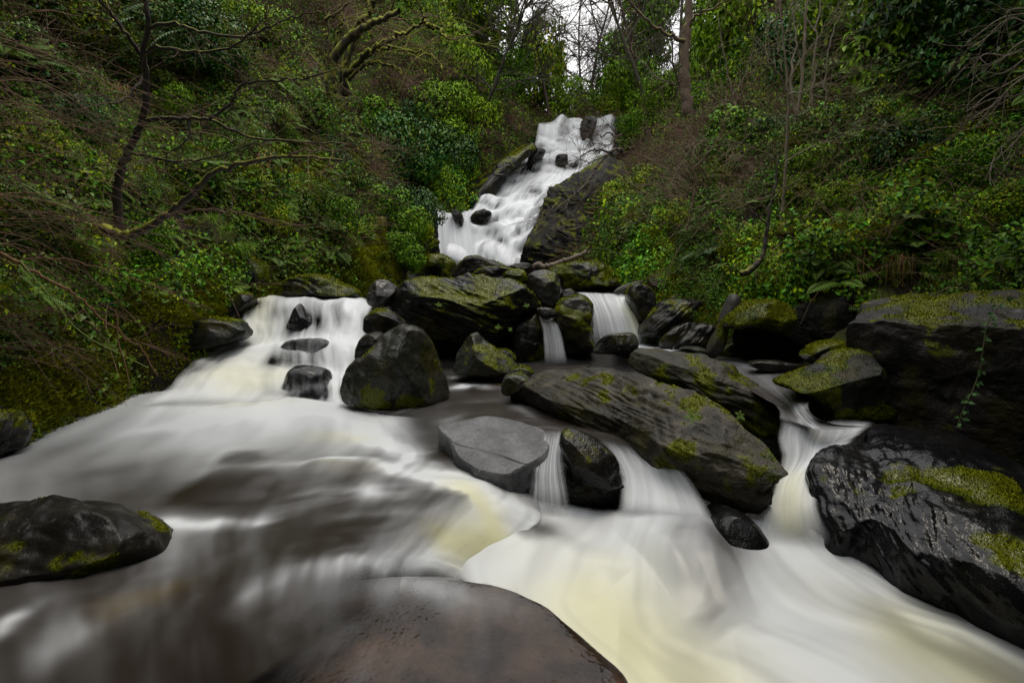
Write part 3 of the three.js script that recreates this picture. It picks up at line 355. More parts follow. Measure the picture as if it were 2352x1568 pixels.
waterSheet({ name: 'stream_water', label: 'brown stream water streaked with white foam, left pool and its spill', nu: 300, nv: 280, seed: 3, wave: 0.045, streak: [9, 3, 0.26], edge: [0.02, 0.03, 0.02, 0.03], rows: [
  row(150, 945, 0.0, 0.6, 420, 880, 0.05, 0.95, 600, 905, 0.06, 1, 780, 925, 0.05, 1, 890, 950, 0.03, 0.85, 985, 960, 0.02, 0.2, 1060, 962, 0, 0.1, 1110, 965, -0.03, 0.1),
  row(-60, 1010, 0, 0.5, 300, 980, 0, 0.8, 560, 980, 0.02, 0.92, 800, 985, 0.02, 0.9, 930, 1000, 0.01, 0.7, 1020, 1010, 0, 0.15, 1090, 1010, -0.04, 0.1, 1140, 1020, -0.1, 0.1),
  row(-250, 1090, 0, 0.5, 150, 1070, 0, 0.58, 480, 1055, 0, 0.6, 760, 1050, 0.01, 0.62, 940, 1050, 0, 0.6, 1055, 1070, -0.02, 0.3, 1140, 1085, -0.1, 0.3, 1215, 1110, -0.22, 0.4),
  row(-300, 1190, -0.02, 0.5, 120, 1165, -0.02, 0.45, 420, 1140, -0.02, 0.3, 680, 1120, 0, 0.34, 900, 1100, 0, 0.45, 1075, 1100, -0.02, 0.8, 1165, 1138, -0.13, 1, 1250, 1190, -0.3, 1),
  row(-300, 1320, -0.06, 0.3, 150, 1290, -0.06, 0.36, 400, 1235, -0.06, 0.42, 620, 1190, -0.04, 0.25, 860, 1150, -0.02, 0.3, 1040, 1140, -0.03, 0.55, 1128, 1186, -0.17, 1, 1205, 1238, -0.34, 1),
  row(-300, 1440, -0.1, 0.12, 150, 1400, -0.1, 0.16, 400, 1330, -0.08, 0.2, 600, 1275, -0.05, 0.2, 800, 1240, -0.04, 0.18, 955, 1226, -0.05, 0.5, 1035, 1260, -0.17, 1, 1112, 1300, -0.36, 1),
  thinOut(row(-300, 1620, -0.2, 0.1, 150, 1560, -0.2, 0.1, 400, 1470, -0.14, 0.12, 590, 1385, -0.06, 0.15, 770, 1330, -0.07, 0.3, 900, 1300, -0.12, 0.5, 985, 1305, -0.16, 0.9, 1062, 1335, -0.32, 0.9), 1, 1, 1, 1, 0.85, 0.45, 0.6, 1),
  thinOut(row(-300, 1850, -0.35, 0.06, 150, 1820, -0.35, 0.03, 420, 1720, -0.32, 0.03, 600, 1560, -0.1, 0.06, 770, 1460, -0.06, 0.1, 880, 1400, -0.1, 0.15, 960, 1380, -0.3, 0.2, 1050, 1390, -0.42, 0.4), 1, 1, 1, 0.85, 0.2, 0, 0, 0)],
  foam: [[line(0, 300, 995, 560, 955, 760, 942, 910, 965), 0.24, 0.3], [line(0, 600, 1082, 800, 1066, 950, 1088, 1060, 1112, 1160, 1155), 0.11, 0.5], [line(0, 280, 1186, 460, 1190, 560, 1182, 680, 1160), 0.08, 0.5], [line(0, 830, 1000, 920, 1035, 990, 1080, 1080, 1105), 0.16, 0.4], [line(0, 640, 1140, 820, 1120, 960, 1140), 0.09, 0.25], [line(-0.03, 700, 1200, 860, 1190, 1000, 1170), 0.08, 0.2],
    [line(-0.05, 540, 1375, 690, 1318, 850, 1285, 980, 1265), 0.1, 0.42], [line(-0.15, -40, 1480, 40, 1440, 110, 1408), 0.05, 0.6], [line(-0.15, 20, 1530, 150, 1470, 280, 1425), 0.1, 0.32], [line(0, 380, 1120, 520, 1135, 660, 1118), 0.24, -0.32], [line(0, 500, 1068, 560, 1058, 610, 1064), 0.12, -0.25], [line(0, 720, 1200, 900, 1190), 0.16, -0.18], [line(0, 990, 1060, 1050, 1030), 0.12, -0.3], [line(0, 150, 1090, 330, 1075), 0.2, -0.14]],
  creamAt: [[line(0, 450, 915, 640, 930), 0.35, 0.7], [line(0, 700, 1000, 850, 1015), 0.2, 0.4], [line(-0.05, 1040, 1110, 1140, 1160, 1230, 1190), 0.16, 0.8], [line(0, 720, 1080, 860, 1090), 0.12, 0.4], [line(-0.1, 960, 1240, 1060, 1215, 1160, 1190), 0.14, 0.9]],
  amberAt: [[line(-0.15, 230, 1440, 330, 1400, 430, 1380), 0.1, 0.09],  [line(-0.12, 1120, 1185, 1215, 1190), 0.1, 0.5]],
  humps: [[line(0, 430, 1110, 640, 1105), 0.36, 0.05], [line(0, 690, 1075, 900, 1070), 0.2, 0.06], [line(0, 500, 1050, 600, 1048), 0.2, 0.035], [line(-0.05, 600, 1330, 860, 1280), 0.18, 0.05], [line(-0.05, 1000, 1200, 1060, 1140), 0.12, 0.04]] });
waterSheet({ name: 'chute_water', label: 'broad white chute of foaming water at lower right', nu: 200, nv: 200, seed: 17, wave: 0.05, streak: [7, 1.1, 0.2], edge: [0.07, 0.05, 0.08, 0], rows: [
  row(1200, 1140, -0.26, 0.8, 1350, 1165, -0.3, 0.95, 1500, 1175, -0.3, 0.9, 1650, 1190, -0.3, 0.7, 1780, 1180, -0.3, 0.9, 1900, 1190, -0.3, 0.9),
  row(1125, 1195, -0.26, 0.9, 1320, 1230, -0.38, 1, 1480, 1260, -0.4, 0.95, 1640, 1270, -0.4, 0.5, 1800, 1250, -0.4, 0.95, 1930, 1250, -0.4, 0.9),
  row(1030, 1242, -0.2, 0.85, 1260, 1310, -0.42, 1, 1460, 1350, -0.46, 1, 1660, 1350, -0.47, 0.75, 1860, 1310, -0.46, 0.95, 2020, 1305, -0.46, 0.85),
  row(1020, 1305, -0.24, 0.85, 1240, 1390, -0.45, 1, 1480, 1440, -0.52, 1, 1740, 1430, -0.52, 0.92, 1980, 1390, -0.52, 0.85, 2160, 1385, -0.52, 0.5),
  row(1190, 1440, -0.5, 0.95, 1400, 1520, -0.55, 1, 1640, 1540, -0.58, 1, 1920, 1510, -0.58, 0.95, 2180, 1460, -0.58, 0.8, 2400, 1450, -0.58, 0.35),
  row(1350, 1700, -0.65, 0.9, 1580, 1720, -0.65, 1, 1850, 1700, -0.66, 1, 2150, 1650, -0.66, 0.95, 2420, 1590, -0.66, 0.7, 2650, 1560, -0.66, 0.3)],
  foam: [[line(-0.42, 1180, 1250, 1240, 1245, 1300, 1262), 0.12, -0.5], [line(-0.45, 1600, 1360, 1660, 1380), 0.2, -0.16], [line(-0.5, 1600, 1400, 1680, 1450), 0.22, -0.2], [line(-0.5, 2000, 1400, 2250, 1480, 2450, 1560), 0.14, -0.2], [line(-0.5, 1500, 1440, 1640, 1560, 1800, 1700), 0.14, -0.16], [line(-0.5, 1960, 1330, 2130, 1400, 2400, 1480), 0.12, 0.3]],
  creamAt: [[line(-0.5, 1250, 1330, 1400, 1430, 1550, 1540, 1800, 1700), 0.5, 0.9], [line(-0.5, 1950, 1380, 2200, 1480, 2400, 1560), 0.35, 0.8]],
  humps: [[line(-0.42, 1480, 1300, 1580, 1285, 1690, 1290), 0.34, 0.17], [line(-0.4, 1230, 1255, 1330, 1290, 1420, 1330), 0.22, 0.08], [line(-0.5, 1420, 1470, 1700, 1500), 0.3, -0.05]] });
waterSheet({ name: 'pool_water', label: 'dark brown pool between the smooth boulder and the pale boulder', nu: 150, nv: 130, seed: 23, wave: 0.015, streak: [3, 6, 0.12], edge: [0.3, 0.02, 0.02, 0.2], rows: [
  row(950, 838, 0.18, 0.05, 1080, 838, 0.18, 0.1, 1220, 832, 0.2, 0.2, 1380, 826, 0.22, 0.3),
  row(900, 895, 0.1, 0.3, 1060, 882, 0.15, 0.15, 1150, 880, 0.15, 0.08, 1300, 880, 0.15, 0.1),
  row(880, 950, 0.05, 0.5, 1060, 932, 0.09, 0.1, 1170, 930, 0.1, 0.12, 1330, 940, 0.1, 0.1),
  row(890, 1005, 0.025, 0.5, 1080, 985, 0.05, 0.12, 1250, 975, 0.07, 0.12, 1480, 1000, 0.07, 0.15),
  row(920, 1060, 0.0, 0.4, 1100, 1045, -0.02, 0.1, 1270, 1010, 0.04, 0.1, 1520, 1050, 0.01, 0.25)],
  foam: [[line(0.1, 1030, 900, 1080, 890, 1150, 898), 0.14, 0.75], [line(0.18, 1025, 862, 1090, 872), 0.06, 0.5], [line(0.15, 1040, 915, 1150, 910, 1220, 935, 1280, 968), 0.1, 0.22], [line(0.2, 1245, 836, 1310, 832), 0.07, 0.9], [line(0.04, 880, 960, 950, 940, 990, 925), 0.05, 0.5], [line(0.03, 1000, 985, 1060, 960), 0.1, 0.15]],
  amberAt: [[line(0.15, 1120, 880, 1165, 878), 0.12, 0.35], [line(0.05, 1330, 975, 1420, 1000), 0.06, 0.3]] });
waterSheet({ name: 'cascade_water', label: 'white stepped cascade tumbling over dark stones at left', nu: 200, nv: 260, seed: 31, wave: 0.12, veil: true, streak: [9, 2, 0.3], edge: [0.08, 0.06, 0.04, 0.1], thin: [[at(690, 735, 8.72), 0.26, 0.95], [at(640, 715, 9.0), 0.2, 0.4], [at(700, 802, 8.0), 0.26, 0.5], [at(660, 810, 7.95), 0.2, 0.3], [at(705, 872, 7.1), 0.2, 0.8], [at(700, 900, 6.95), 0.26, 0.6], [at(740, 890, 7.0), 0.2, 0.3], [at(800, 725, 9), 0.3, 0.35], [at(480, 825, 7.9), 0.26, 0.7], [at(440, 850, 7.5), 0.22, 0.5], [at(560, 790, 8.4), 0.2, 0.3], [at(620, 830, 7.85), 0.14, 0.35], [at(800, 835, 7.7), 0.2, 0.3], [at(790, 900, 7.0), 0.2, 0.3], [at(590, 705, 9.2), 0.2, 0.5], [at(755, 705, 9.3), 0.3, 0.3]], rows: [
  rowD(10.4, 556, 678, 0.6, 640, 672, 0.7, 720, 675, 0.8, 800, 678, 0.9, 862, 690, 0.8),
  rowD(9.35, 558, 695, 0.7, 620, 688, 0.7, 700, 690, 0.75, 780, 696, 0.9, 852, 715, 0.8),
  rowD(8.85, 550, 735, 0.95, 615, 740, 0.9, 700, 738, 0.55, 780, 740, 0.9, 850, 748, 0.9),
  rowD(8.55, 543, 778, 1, 610, 780, 1, 690, 778, 0.9, 770, 774, 1, 842, 780, 1),
  rowD(8.15, 490, 798, 0.95, 590, 798, 1, 690, 795, 1, 770, 792, 1, 850, 800, 1),
  rowD(7.8, 445, 828, 0.8, 560, 838, 1, 690, 836, 0.4, 775, 834, 0.85, 848, 845, 0.9),
  rowD(7.4, 415, 852, 0.8, 540, 862, 1, 690, 858, 0.95, 775, 862, 1, 830, 872, 0.95),
  rowD(6.9, 380, 885, 0.9, 520, 900, 1, 690, 905, 0.5, 775, 910, 0.9, 800, 930, 0.9),
  rowD(6.4, 310, 930, 0.9, 480, 940, 1, 640, 950, 1, 790, 960, 1, 900, 968, 0.8)],
  creamAt: [[line(0.3, 590, 760, 600, 830), 0.25, 0.9], [line(0.1, 480, 880, 640, 900), 0.5, 0.5]] });
const veil = (name, label, rows, o = {}) => waterSheet({ name, label, veil: true, rows, nu: 70, nv: 50, wave: 0.015, streak: [22, 0.7, 0.3], edge: [0.16, 0.16, 0.12, 0.22], ...o });
veil('waterfall', 'fanned little waterfall between the flat slab and the mossy wedge', [rowD(4.7, 1250, 985, 0.3, 1275, 985, 0.4, 1305, 988, 0.4), rowD(4.3, 1226, 1062, 0.45, 1262, 1064, 0.5, 1296, 1045, 0.5), rowD(4.15, 1217, 1115, 0.5, 1262, 1118, 0.6, 1306, 1112, 0.5), rowD(4.05, 1208, 1192, 0.6, 1265, 1196, 0.75, 1320, 1190, 0.6)], { seed: 41, streak: [13, 0.35, 0.5], nu: 120, edge: [0.3, 0.3, 0.15, 0.35] });
veil('waterfall', 'grey sheet of water sliding down right of the mossy wedge', [row(1360, 992, 0.07, 0.3, 1440, 1000, 0.06, 0.35, 1530, 1035, 0.03, 0.3), row(1405, 1050, -0.04, 0.35, 1480, 1058, -0.04, 0.5, 1580, 1090, -0.06, 0.4), row(1425, 1110, -0.16, 0.6, 1500, 1115, -0.17, 0.8, 1620, 1150, -0.2, 0.75), row(1410, 1195, -0.33, 0.9, 1510, 1205, -0.34, 1, 1660, 1225, -0.36, 0.9)], { seed: 43, nv: 80, streak: [8, 0.8, 0.2] });
waterSheet({ name: 'side_stream_water', label: 'narrow grey brook sliding past the mossy wedge boulder', nu: 90, nv: 120, seed: 59, wave: 0.02, streak: [6, 2, 0.16], edge: [0.06, 0.06, 0.03, 0.1], rows: [
  row(1600, 816, 0.45, 0.3, 1720, 820, 0.45, 0.3, 1800, 833, 0.45, 0.2, 1890, 850, 0.45, 0.1), row(1650, 850, 0.4, 0.35, 1735, 862, 0.4, 0.45, 1805, 880, 0.4, 0.35, 1870, 895, 0.4, 0.2), row(1710, 890, 0.34, 0.2, 1780, 900, 0.34, 0.3, 1830, 922, 0.34, 0.3, 1860, 942, 0.34, 0.25), row(1780, 930, 0.28, 0.15, 1825, 946, 0.27, 0.2, 1862, 962, 0.27, 0.35, 1910, 972, 0.26, 0.5), row(1790, 965, 0.2, 0.3, 1850, 980, 0.21, 0.5, 1905, 990, 0.21, 0.6, 2020, 978, 0.21, 0.8)],
  foam: [[line(0.42, 1690, 835, 1760, 850), 0.1, 0.4], [line(0.3, 1840, 930, 1880, 975), 0.06, 0.4]] });
veil('waterfall', 'twisting white waterfall between the pale boulder and the black rock', [row(1790, 958, 0.22, 0.4, 1860, 972, 0.22, 0.5, 1935, 962, 0.22, 0.8, 2015, 968, 0.22, 0.9), row(1785, 1000, 0.1, 0.6, 1850, 1006, 0.11, 0.45, 1920, 1000, 0.14, 0.55, 1985, 992, 0.18, 0.8), row(1792, 1050, 0, 0.55, 1845, 1050, 0, 0.6, 1895, 1038, 0.05, 0.9, 1965, 1010, 0.12, 0.7), row(1780, 1110, -0.12, 0.7, 1812, 1105, -0.1, 0.9, 1850, 1095, -0.06, 1, 1910, 1058, 0, 0.6), row(1755, 1170, -0.24, 0.85, 1800, 1170, -0.22, 1, 1838, 1168, -0.2, 1, 1880, 1150, -0.15, 0.6), row(1720, 1250, -0.38, 1, 1790, 1260, -0.4, 1, 1855, 1258, -0.4, 1, 1930, 1256, -0.4, 0.8)], { seed: 61, nv: 130, nu: 90, streak: [9, 1, 0.25], creamAt: [[line(-0.2, 1800, 1110, 1840, 1230), 0.12, 0.6]] });
veil('waterfall', 'glassy fan shaped waterfall behind the white streaked block', [rowD(11.2, 1322, 670, 0.5, 1380, 672, 0.5, 1442, 676, 0.7), rowD(10.35, 1334, 681, 0.55, 1385, 686, 0.7, 1450, 688, 0.9), rowD(9.95, 1352, 716, 0.55, 1400, 724, 0.8, 1464, 728, 1), rowD(9.75, 1360, 800, 0.6, 1420, 804, 0.85, 1494, 805, 1)], { seed: 67, streak: [14, 0.4, 0.35], nu: 110, creamAt: [[[at(1452, 690, 10.2), at(1480, 780, 9.8)], 0.18, 0.8]] });
veil('foam_pool', 'foam boiling at the foot of the fan shaped waterfall', [row(1390, 772, 0.47, 0.6, 1470, 768, 0.48, 0.9, 1560, 768, 0.48, 0.4), row(1400, 790, 0.44, 0.8, 1490, 788, 0.44, 1, 1580, 790, 0.44, 0.6), row(1400, 812, 0.42, 0.8, 1490, 812, 0.42, 0.9, 1600, 812, 0.42, 0.5)], { seed: 71 });
veil('waterfall', 'narrow double waterfall beside the dark upright rock', [rowD(9.5, 1238, 716, 0.5, 1258, 724, 0.35, 1280, 730, 0.5), rowD(9.1, 1242, 732, 0.7, 1260, 738, 0.3, 1284, 742, 0.8), rowD(8.95, 1248, 775, 0.75, 1268, 780, 0.4, 1294, 780, 0.85), rowD(8.85, 1250, 838, 0.8, 1275, 840, 0.6, 1306, 838, 0.8)], { seed: 73, streak: [7, 0.4, 0.5], nu: 60 });
// a film of running water that clings to a stone; dens(p, n): how full of air it is there
function film(stone, label, lift, dens, fine = 16, grain = 1.6) {
  const g = stone.geometry, p = g.attributes.position, n = g.attributes.normal, pos = [], nor = [], col = [], idx = [], a = V(), b = V(), al = new Float32Array(p.count);
  for (let i = 0; i < p.count; i++) { a.fromBufferAttribute(p, i); b.fromBufferAttribute(n, i); const st = fbm(a.x * fine, a.y * 0.8, a.z * fine * 0.6, 3); al[i] = clamp(dens(a, b) * (1 + grain * st) + 0.075 * grain * st, 0, 0.97); pos.push(a.x + b.x * lift, a.y + b.y * lift, a.z + b.z * lift); nor.push(b.x, b.y, b.z); col.push(WHITE[0], WHITE[1], WHITE[2], al[i]); }
  for (let i = 0; i < p.count; i += 3) if (al[i] + al[i + 1] + al[i + 2] > 0.02) idx.push(i, i + 1, i + 2);
  const f = new THREE.BufferGeometry(); f.setAttribute('position', new THREE.Float32BufferAttribute(pos, 3)); f.setAttribute('normal', new THREE.Float32BufferAttribute(nor, 3)); f.setAttribute('color', new THREE.Float32BufferAttribute(col, 4)); f.setIndex(idx);
  tag(put('water_film', f, M.foam), label, undefined, undefined, 'structure');
}
{
  const arc = line(-0.06, 500, 1420, 640, 1350, 800, 1312, 930, 1303, 1060, 1318, 1160, 1350), low = line(-0.1, 520, 1560, 680, 1440, 860, 1390), c3 = at(700, 868, 7.0), c2 = at(700, 800, 8.0);
  film(brownDome, 'film of white water sliding over the top of the brown dome', 0.008, (p) => 0.3 * brush(p.x, p.z, arc, 0.11) + 0.14 * brush(p.x, p.z, low, 0.22), 5);
  film(combedStone, 'combed threads of water over the round dark cascade stone', 0.012, (p) => 0.03 + 0.75 * sst(c3.y + 0.0, c3.y - 0.35, p.y), 22);
  film(veiledHump, 'veil of water over the dark hump of the left cascade', 0.012, (p) => 0.12 + 0.6 * sst(c2.y + 0.05, c2.y - 0.25, p.y), 20);
}
// the big waterfall: foam over its own ledges of black rock
{
  const rows = [
    rowD(34.3, 1236, 284, 0.8, 1284, 263, 0.9, 1328, 270, 0.85, 1366, 268, 0.5, 1410, 255, 0.7), rowD(33, 1230, 310, 0.8, 1280, 302, 0.85, 1330, 305, 0.95, 1362, 302, 0.3, 1414, 290, 0.75), rowD(32, 1226, 336, 0.85, 1275, 332, 0.85, 1335, 336, 0.95, 1370, 332, 0.6, 1412, 325, 0.8), rowD(31, 1196, 348, 0.8, 1256, 352, 0.8, 1322, 354, 1, 1375, 352, 0.95, 1406, 355, 0.7),
    rowD(29.8, 1158, 369, 0.85, 1226, 372, 0.55, 1298, 376, 0.9, 1368, 376, 1, 1402, 378, 0.8), rowD(28.5, 1134, 396, 0.85, 1206, 401, 0.6, 1278, 403, 0.95, 1334, 400, 1, 1382, 393, 0.9), rowD(27.3, 1116, 430, 0.85, 1182, 432, 0.6, 1240, 431, 0.95, 1288, 421, 1, 1322, 416, 0.9), rowD(26, 1098, 456, 0.75, 1158, 459, 0.9, 1213, 461, 1, 1246, 456, 0.95, 1268, 451, 0.6),
    rowD(24.8, 1076, 480, 0.7, 1128, 486, 0.9, 1184, 490, 1, 1224, 490, 0.8, 1242, 488, 0.5), rowD(24, 1050, 506, 0.85, 1108, 516, 1, 1168, 525, 1, 1214, 525, 0.75, 1234, 525, 0.5), rowD(23.3, 1030, 542, 0.95, 1088, 552, 1, 1148, 560, 1, 1200, 565, 0.8, 1224, 565, 0.5), rowD(22.4, 1020, 598, 1, 1082, 606, 1, 1140, 614, 1, 1190, 616, 0.9, 1222, 616, 0.6)];
  waterSheet({ name: 'waterfall', label: 'big white waterfall stepping down over ledges at the head of the gorge', veil: true, nu: 260, nv: 420, rows, ledges: 0.27, seed: 83, wave: 0.08, streak: [26, 1.6, 0.26], edge: [0.06, 0.08, 0.02, 0.02], rocky: 0.5 });
  const left = [rowD(24.3, 994, 478, 0.7, 1020, 484, 0.8, 1050, 492, 0.5, 1086, 478, 0.8), rowD(23.6, 995, 490, 0.8, 1022, 496, 0.75, 1052, 512, 0.55, 1082, 500, 0.95), rowD(23.1, 997, 540, 0.85, 1028, 545, 0.85, 1058, 550, 0.9, 1090, 548, 1), rowD(22.6, 1000, 602, 0.85, 1030, 606, 0.9, 1062, 610, 1, 1095, 612, 1)];
  waterSheet({ name: 'waterfall', label: 'left curtain of the big waterfall dropping from its own ledge', veil: true, nu: 110, nv: 120, rows: left, seed: 89, wave: 0.1, streak: [12, 0.5, 0.25], edge: [0.06, 0.1, 0.04, 0.02] });
  for (const [r, label, steps, seed, wave] of [[rows, 'black ledges of rock under the big waterfall', 0, 83, 0.12], [left, 'black ledge of rock under the left curtain of the waterfall', 0, 89, 0.1]]) {
    const S = surface(r), nu = 90, nv = 200, pos = [], col = [], uv = [], idx = [];
    for (let j = 0; j <= nv; j++) for (let i = 0; i <= nu; i++) {
      const u = i / nu * 1.12 - 0.06, v = j / nv, uc = clamp(u, 0, 1), K = steps; let vh = v, vv = v;
      if (K) { const ph = v * K + 1.1 * N3(u * 2.4, v * 2.5, seed) + 0.6 * N3(u * 6, v * 4, seed), fl = Math.floor(ph), f = ph - fl; vh = v + (sst(0, 0.62, f) - f) / K * 0.32; vv = v + (sst(0.3, 1, f) - f) / K * 0.32; }
      const ex = (u - uc) * 6, p = V(S(uc, vh, 0) + ex, S(uc, vv, 1), S(uc, vh, 2)); p.y -= 0.22; p.z -= 0.3; const n = 0.3 * fbm(p.x * 1.2, p.y * 1.2, p.z * 1.2, 4) - 0.05 - Math.abs(ex) * 0.5; p.y += n * 0.4; p.z += n;
      pos.push(p.x, p.y, p.z); uv.push(p.x * 0.5, (p.y + p.z) * 0.5); const t = 0.7 + 0.8 * (fbm(p.x * 3, p.y * 3, p.z * 3, 3) + 0.4); col.push(0.02 * t, 0.02 * t, 0.021 * t);
    }
    for (let j = 0; j < nv; j++) for (let i = 0; i < nu; i++) { const a = j * (nu + 1) + i; idx.push(a, a + nu + 1, a + 1, a + 1, a + nu + 1, a + nu + 2); }
    const g = new THREE.BufferGeometry(); g.setAttribute('position', new THREE.Float32BufferAttribute(pos, 3)); g.setAttribute('color', new THREE.Float32BufferAttribute(col, 3)); g.setAttribute('uv', new THREE.Float32BufferAttribute(uv, 2)); g.setIndex(idx); g.computeVertexNormals();
    tag(put('rock_ledge', g, M.wet), label, undefined, undefined, 'structure');
  }
}
// ---------------------------------------------------------------- plants: builders
function hit(px, py, from = 3) { const r = ray(px, py), p = V(); for (let d = from; d < 90; d += 0.1) { p.copy(r).multiplyScalar(d / -r.z).add(camera.position); if (groundHeight(p.x, p.z) > p.y) return p.clone(); } return p.clone(); }   // where a sight line meets the hillside
class MB {
  constructor() { this.p = []; this.n = []; this.c = []; this.i = []; }
  vert(x, n, c) { this.p.push(x.x, x.y, x.z); this.n.push(n.x, n.y, n.z); this.c.push(c[0], c[1], c[2]); return this.p.length / 3 - 1; }
  // a leaf folded along its rib
  leaf(o, dir, nrm, len, wid, c, fold = 0.25) {
    const side = V().crossVectors(dir, nrm).normalize(), up = V().crossVectors(side, dir).normalize(), m = o.clone().addScaledVector(dir, len * 0.45);
    const l = m.clone().addScaledVector(side, wid / 2).addScaledVector(up, wid * fold), r = m.clone().addScaledVector(side, -wid / 2).addScaledVector(up, wid * fold), t = o.clone().addScaledVector(dir, len).addScaledVector(up, -len * 0.12);
    const nl = up.clone().addScaledVector(side, -0.4).normalize(), nr = up.clone().addScaledVector(side, 0.4).normalize();
    let a = this.vert(o, nl, c), b = this.vert(l, nl, c), d = this.vert(t, nl, c); this.i.push(a, b, d);
    a = this.vert(o, nr, c); b = this.vert(t, nr, c); d = this.vert(r, nr, c); this.i.push(a, b, d);
  }
  // tapering round stem along points; col(p, n) or a colour
  tube(pts, r0, r1, k = 5, col = [0.05, 0.04, 0.03]) {
    const n = pts.length; let side = null, base = this.p.length / 3;
    for (let j = 0; j < n; j++) {
      const t = pts[Math.min(n - 1, j + 1)].clone().sub(pts[Math.max(0, j - 1)]).normalize();
      if (!side) side = Math.abs(t.y) < 0.9 ? V(0, 1, 0).cross(t).normalize() : V(1, 0, 0).cross(t).normalize(); else side.addScaledVector(t, -side.dot(t)).normalize();
      const bi = V().crossVectors(t, side), r = lerp(r0, r1, j / (n - 1)), big = r0 > 0.03 ? 0.28 : 0;
      for (let q = 0; q < k; q++) { const a = q / k * 2 * Math.PI, nn = side.clone().multiplyScalar(Math.cos(a)).addScaledVector(bi, Math.sin(a)), x = pts[j].clone().addScaledVector(nn, r * (1 + big * N3(pts[j].x * 9 + nn.x * 1.7, pts[j].y * 5 + nn.y * 1.7, pts[j].z * 9 + nn.z * 1.7))); this.vert(x, nn, typeof col === 'function' ? col(x, nn) : col); }
    }
    for (let j = 0; j < n - 1; j++) for (let q = 0; q < k; q++) { const a = base + j * k + q, b = base + j * k + (q + 1) % k; this.i.push(a, b, a + k, b, b + k, a + k); }
  }
  blade(pts, w, c) {  // flat tapering blade
    const n = pts.length, base = this.p.length / 3;
    for (let j = 0; j < n; j++) { const t = pts[Math.min(n - 1, j + 1)].clone().sub(pts[Math.max(0, j - 1)]).normalize(), s = V(t.z, 0, -t.x).normalize(); if (!s.lengthSq()) s.set(1, 0, 0); const up = V().crossVectors(s, t).normalize(); if (up.y < 0) up.negate(); const ww = w * (j === 0 ? 0.6 : 1 - (j / (n - 1)) ** 2) / 2; this.vert(pts[j].clone().addScaledVector(s, ww), up, c); this.vert(pts[j].clone().addScaledVector(s, -ww), up, c); }
    for (let j = 0; j < n - 1; j++) { const a = base + j * 2; this.i.push(a, a + 1, a + 2, a + 1, a + 3, a + 2); }
  }
  geo() { const g = new THREE.BufferGeometry(); g.setAttribute('position', new THREE.Float32BufferAttribute(this.p, 3)); g.setAttribute('normal', new THREE.Float32BufferAttribute(this.n, 3)); g.setAttribute('color', new THREE.Float32BufferAttribute(this.c, 3)); g.setIndex(this.i); return g; }
}
Object.assign(M, {
  leaf: new THREE.MeshPhysicalMaterial({ vertexColors: true, roughness: 0.5, specularIntensity: 0.2, side: THREE.DoubleSide }),
  gloss: new THREE.MeshPhysicalMaterial({ vertexColors: true, roughness: 0.38, specularIntensity: 0.35, side: THREE.DoubleSide }),
  blade: new THREE.MeshPhysicalMaterial({ vertexColors: true, roughness: 0.55, specularIntensity: 0.35, side: THREE.DoubleSide }),
  bark: new THREE.MeshStandardMaterial({ vertexColors: true, roughness: 0.85 }),
});
const rv = (R) => V(R() * 2 - 1, R() * 2 - 1, R() * 2 - 1);
const jit = (c, R, k = 0.35) => { const t = 1 - k + 2 * k * R(), y = R() * 0.3 * k; return [c[0] * t * (1 + y), c[1] * t, c[2] * t]; };
// greens and browns
const G = { ivy: [0.072, 0.145, 0.004], holly: [0.02, 0.095, 0.012], laurel: [0.135, 0.255, 0.004], fresh: [0.24, 0.35, 0.006], bramble: [0.06, 0.175, 0.012], yellow: [0.23, 0.25, 0.006], fern: [0.1, 0.18, 0.022], grass: [0.14, 0.22, 0.012], dead: [0.16, 0.065, 0.022], straw: [0.22, 0.14, 0.06], twig: [0.14, 0.085, 0.05], bark: [0.045, 0.035, 0.028], pale: [0.2, 0.165, 0.12] };
function clump(seed, n, rad, len, wid, cols, droop = 0.2, squash = 0.7) {
  const R = rng(seed), b = new MB();
  for (let k = 0; k < n; k++) {
    const a = R() * 6.283, q = Math.sqrt(R()), o = V(Math.cos(a) * q * rad, squash * rad * (1 - q * q) * (0.3 + R()), Math.sin(a) * q * rad);
    const nrm = V(o.x * 1.2, rad * 1.1, o.z * 1.2).normalize().add(rv(R).multiplyScalar(0.45)).normalize(), dir = rv(R).cross(nrm).normalize(); dir.y -= droop; dir.normalize();
    const l = len * (0.6 + 0.7 * R()); b.leaf(o, dir, nrm, l, l * wid, jit(cols[Math.floor(R() * cols.length)], R));
  }
  return b.geo();
}
function mossPad(seed) { const R = rng(seed), b = new MB(); for (let k = 0; k < 70; k++) { const a = R() * 6.283, q = Math.sqrt(R()) * 0.14, o = V(Math.cos(a) * q, 0.05 * (1 - q * q / 0.02) - 0.01, Math.sin(a) * q), d = V(o.x * 4, 1, o.z * 4).add(rv(R).multiplyScalar(0.6)).normalize(); b.leaf(o, d, V(d.z, d.x, -d.y), 0.03 + 0.03 * R(), 0.012 + 0.01 * R(), jit(k % 4 ? MOSS : G.yellow, R, 0.4)); } return b.geo(); }
function bladeTuft(seed, n, len, cols, w = 0.008) {
  const R = rng(seed), b = new MB();
  for (let k = 0; k < n; k++) { const a = R() * 6.283, l = len * (0.5 + 0.7 * R()), out = 0.3 + 0.7 * R(), o = V((R() - 0.5) * 0.08, 0, (R() - 0.5) * 0.08), pts = []; for (let j = 0; j <= 5; j++) { const t = j / 5; pts.push(o.clone().add(V(Math.cos(a) * l * out * t * (1 - 0.25 * t), l * (t * 0.9 - t * t * (0.35 + 0.85 * out * out)), Math.sin(a) * l * out * t * (1 - 0.25 * t)))); } b.blade(pts, w * (0.7 + 0.6 * R()), jit(cols[Math.floor(R() * cols.length)], R)); }
  return b.geo();
}
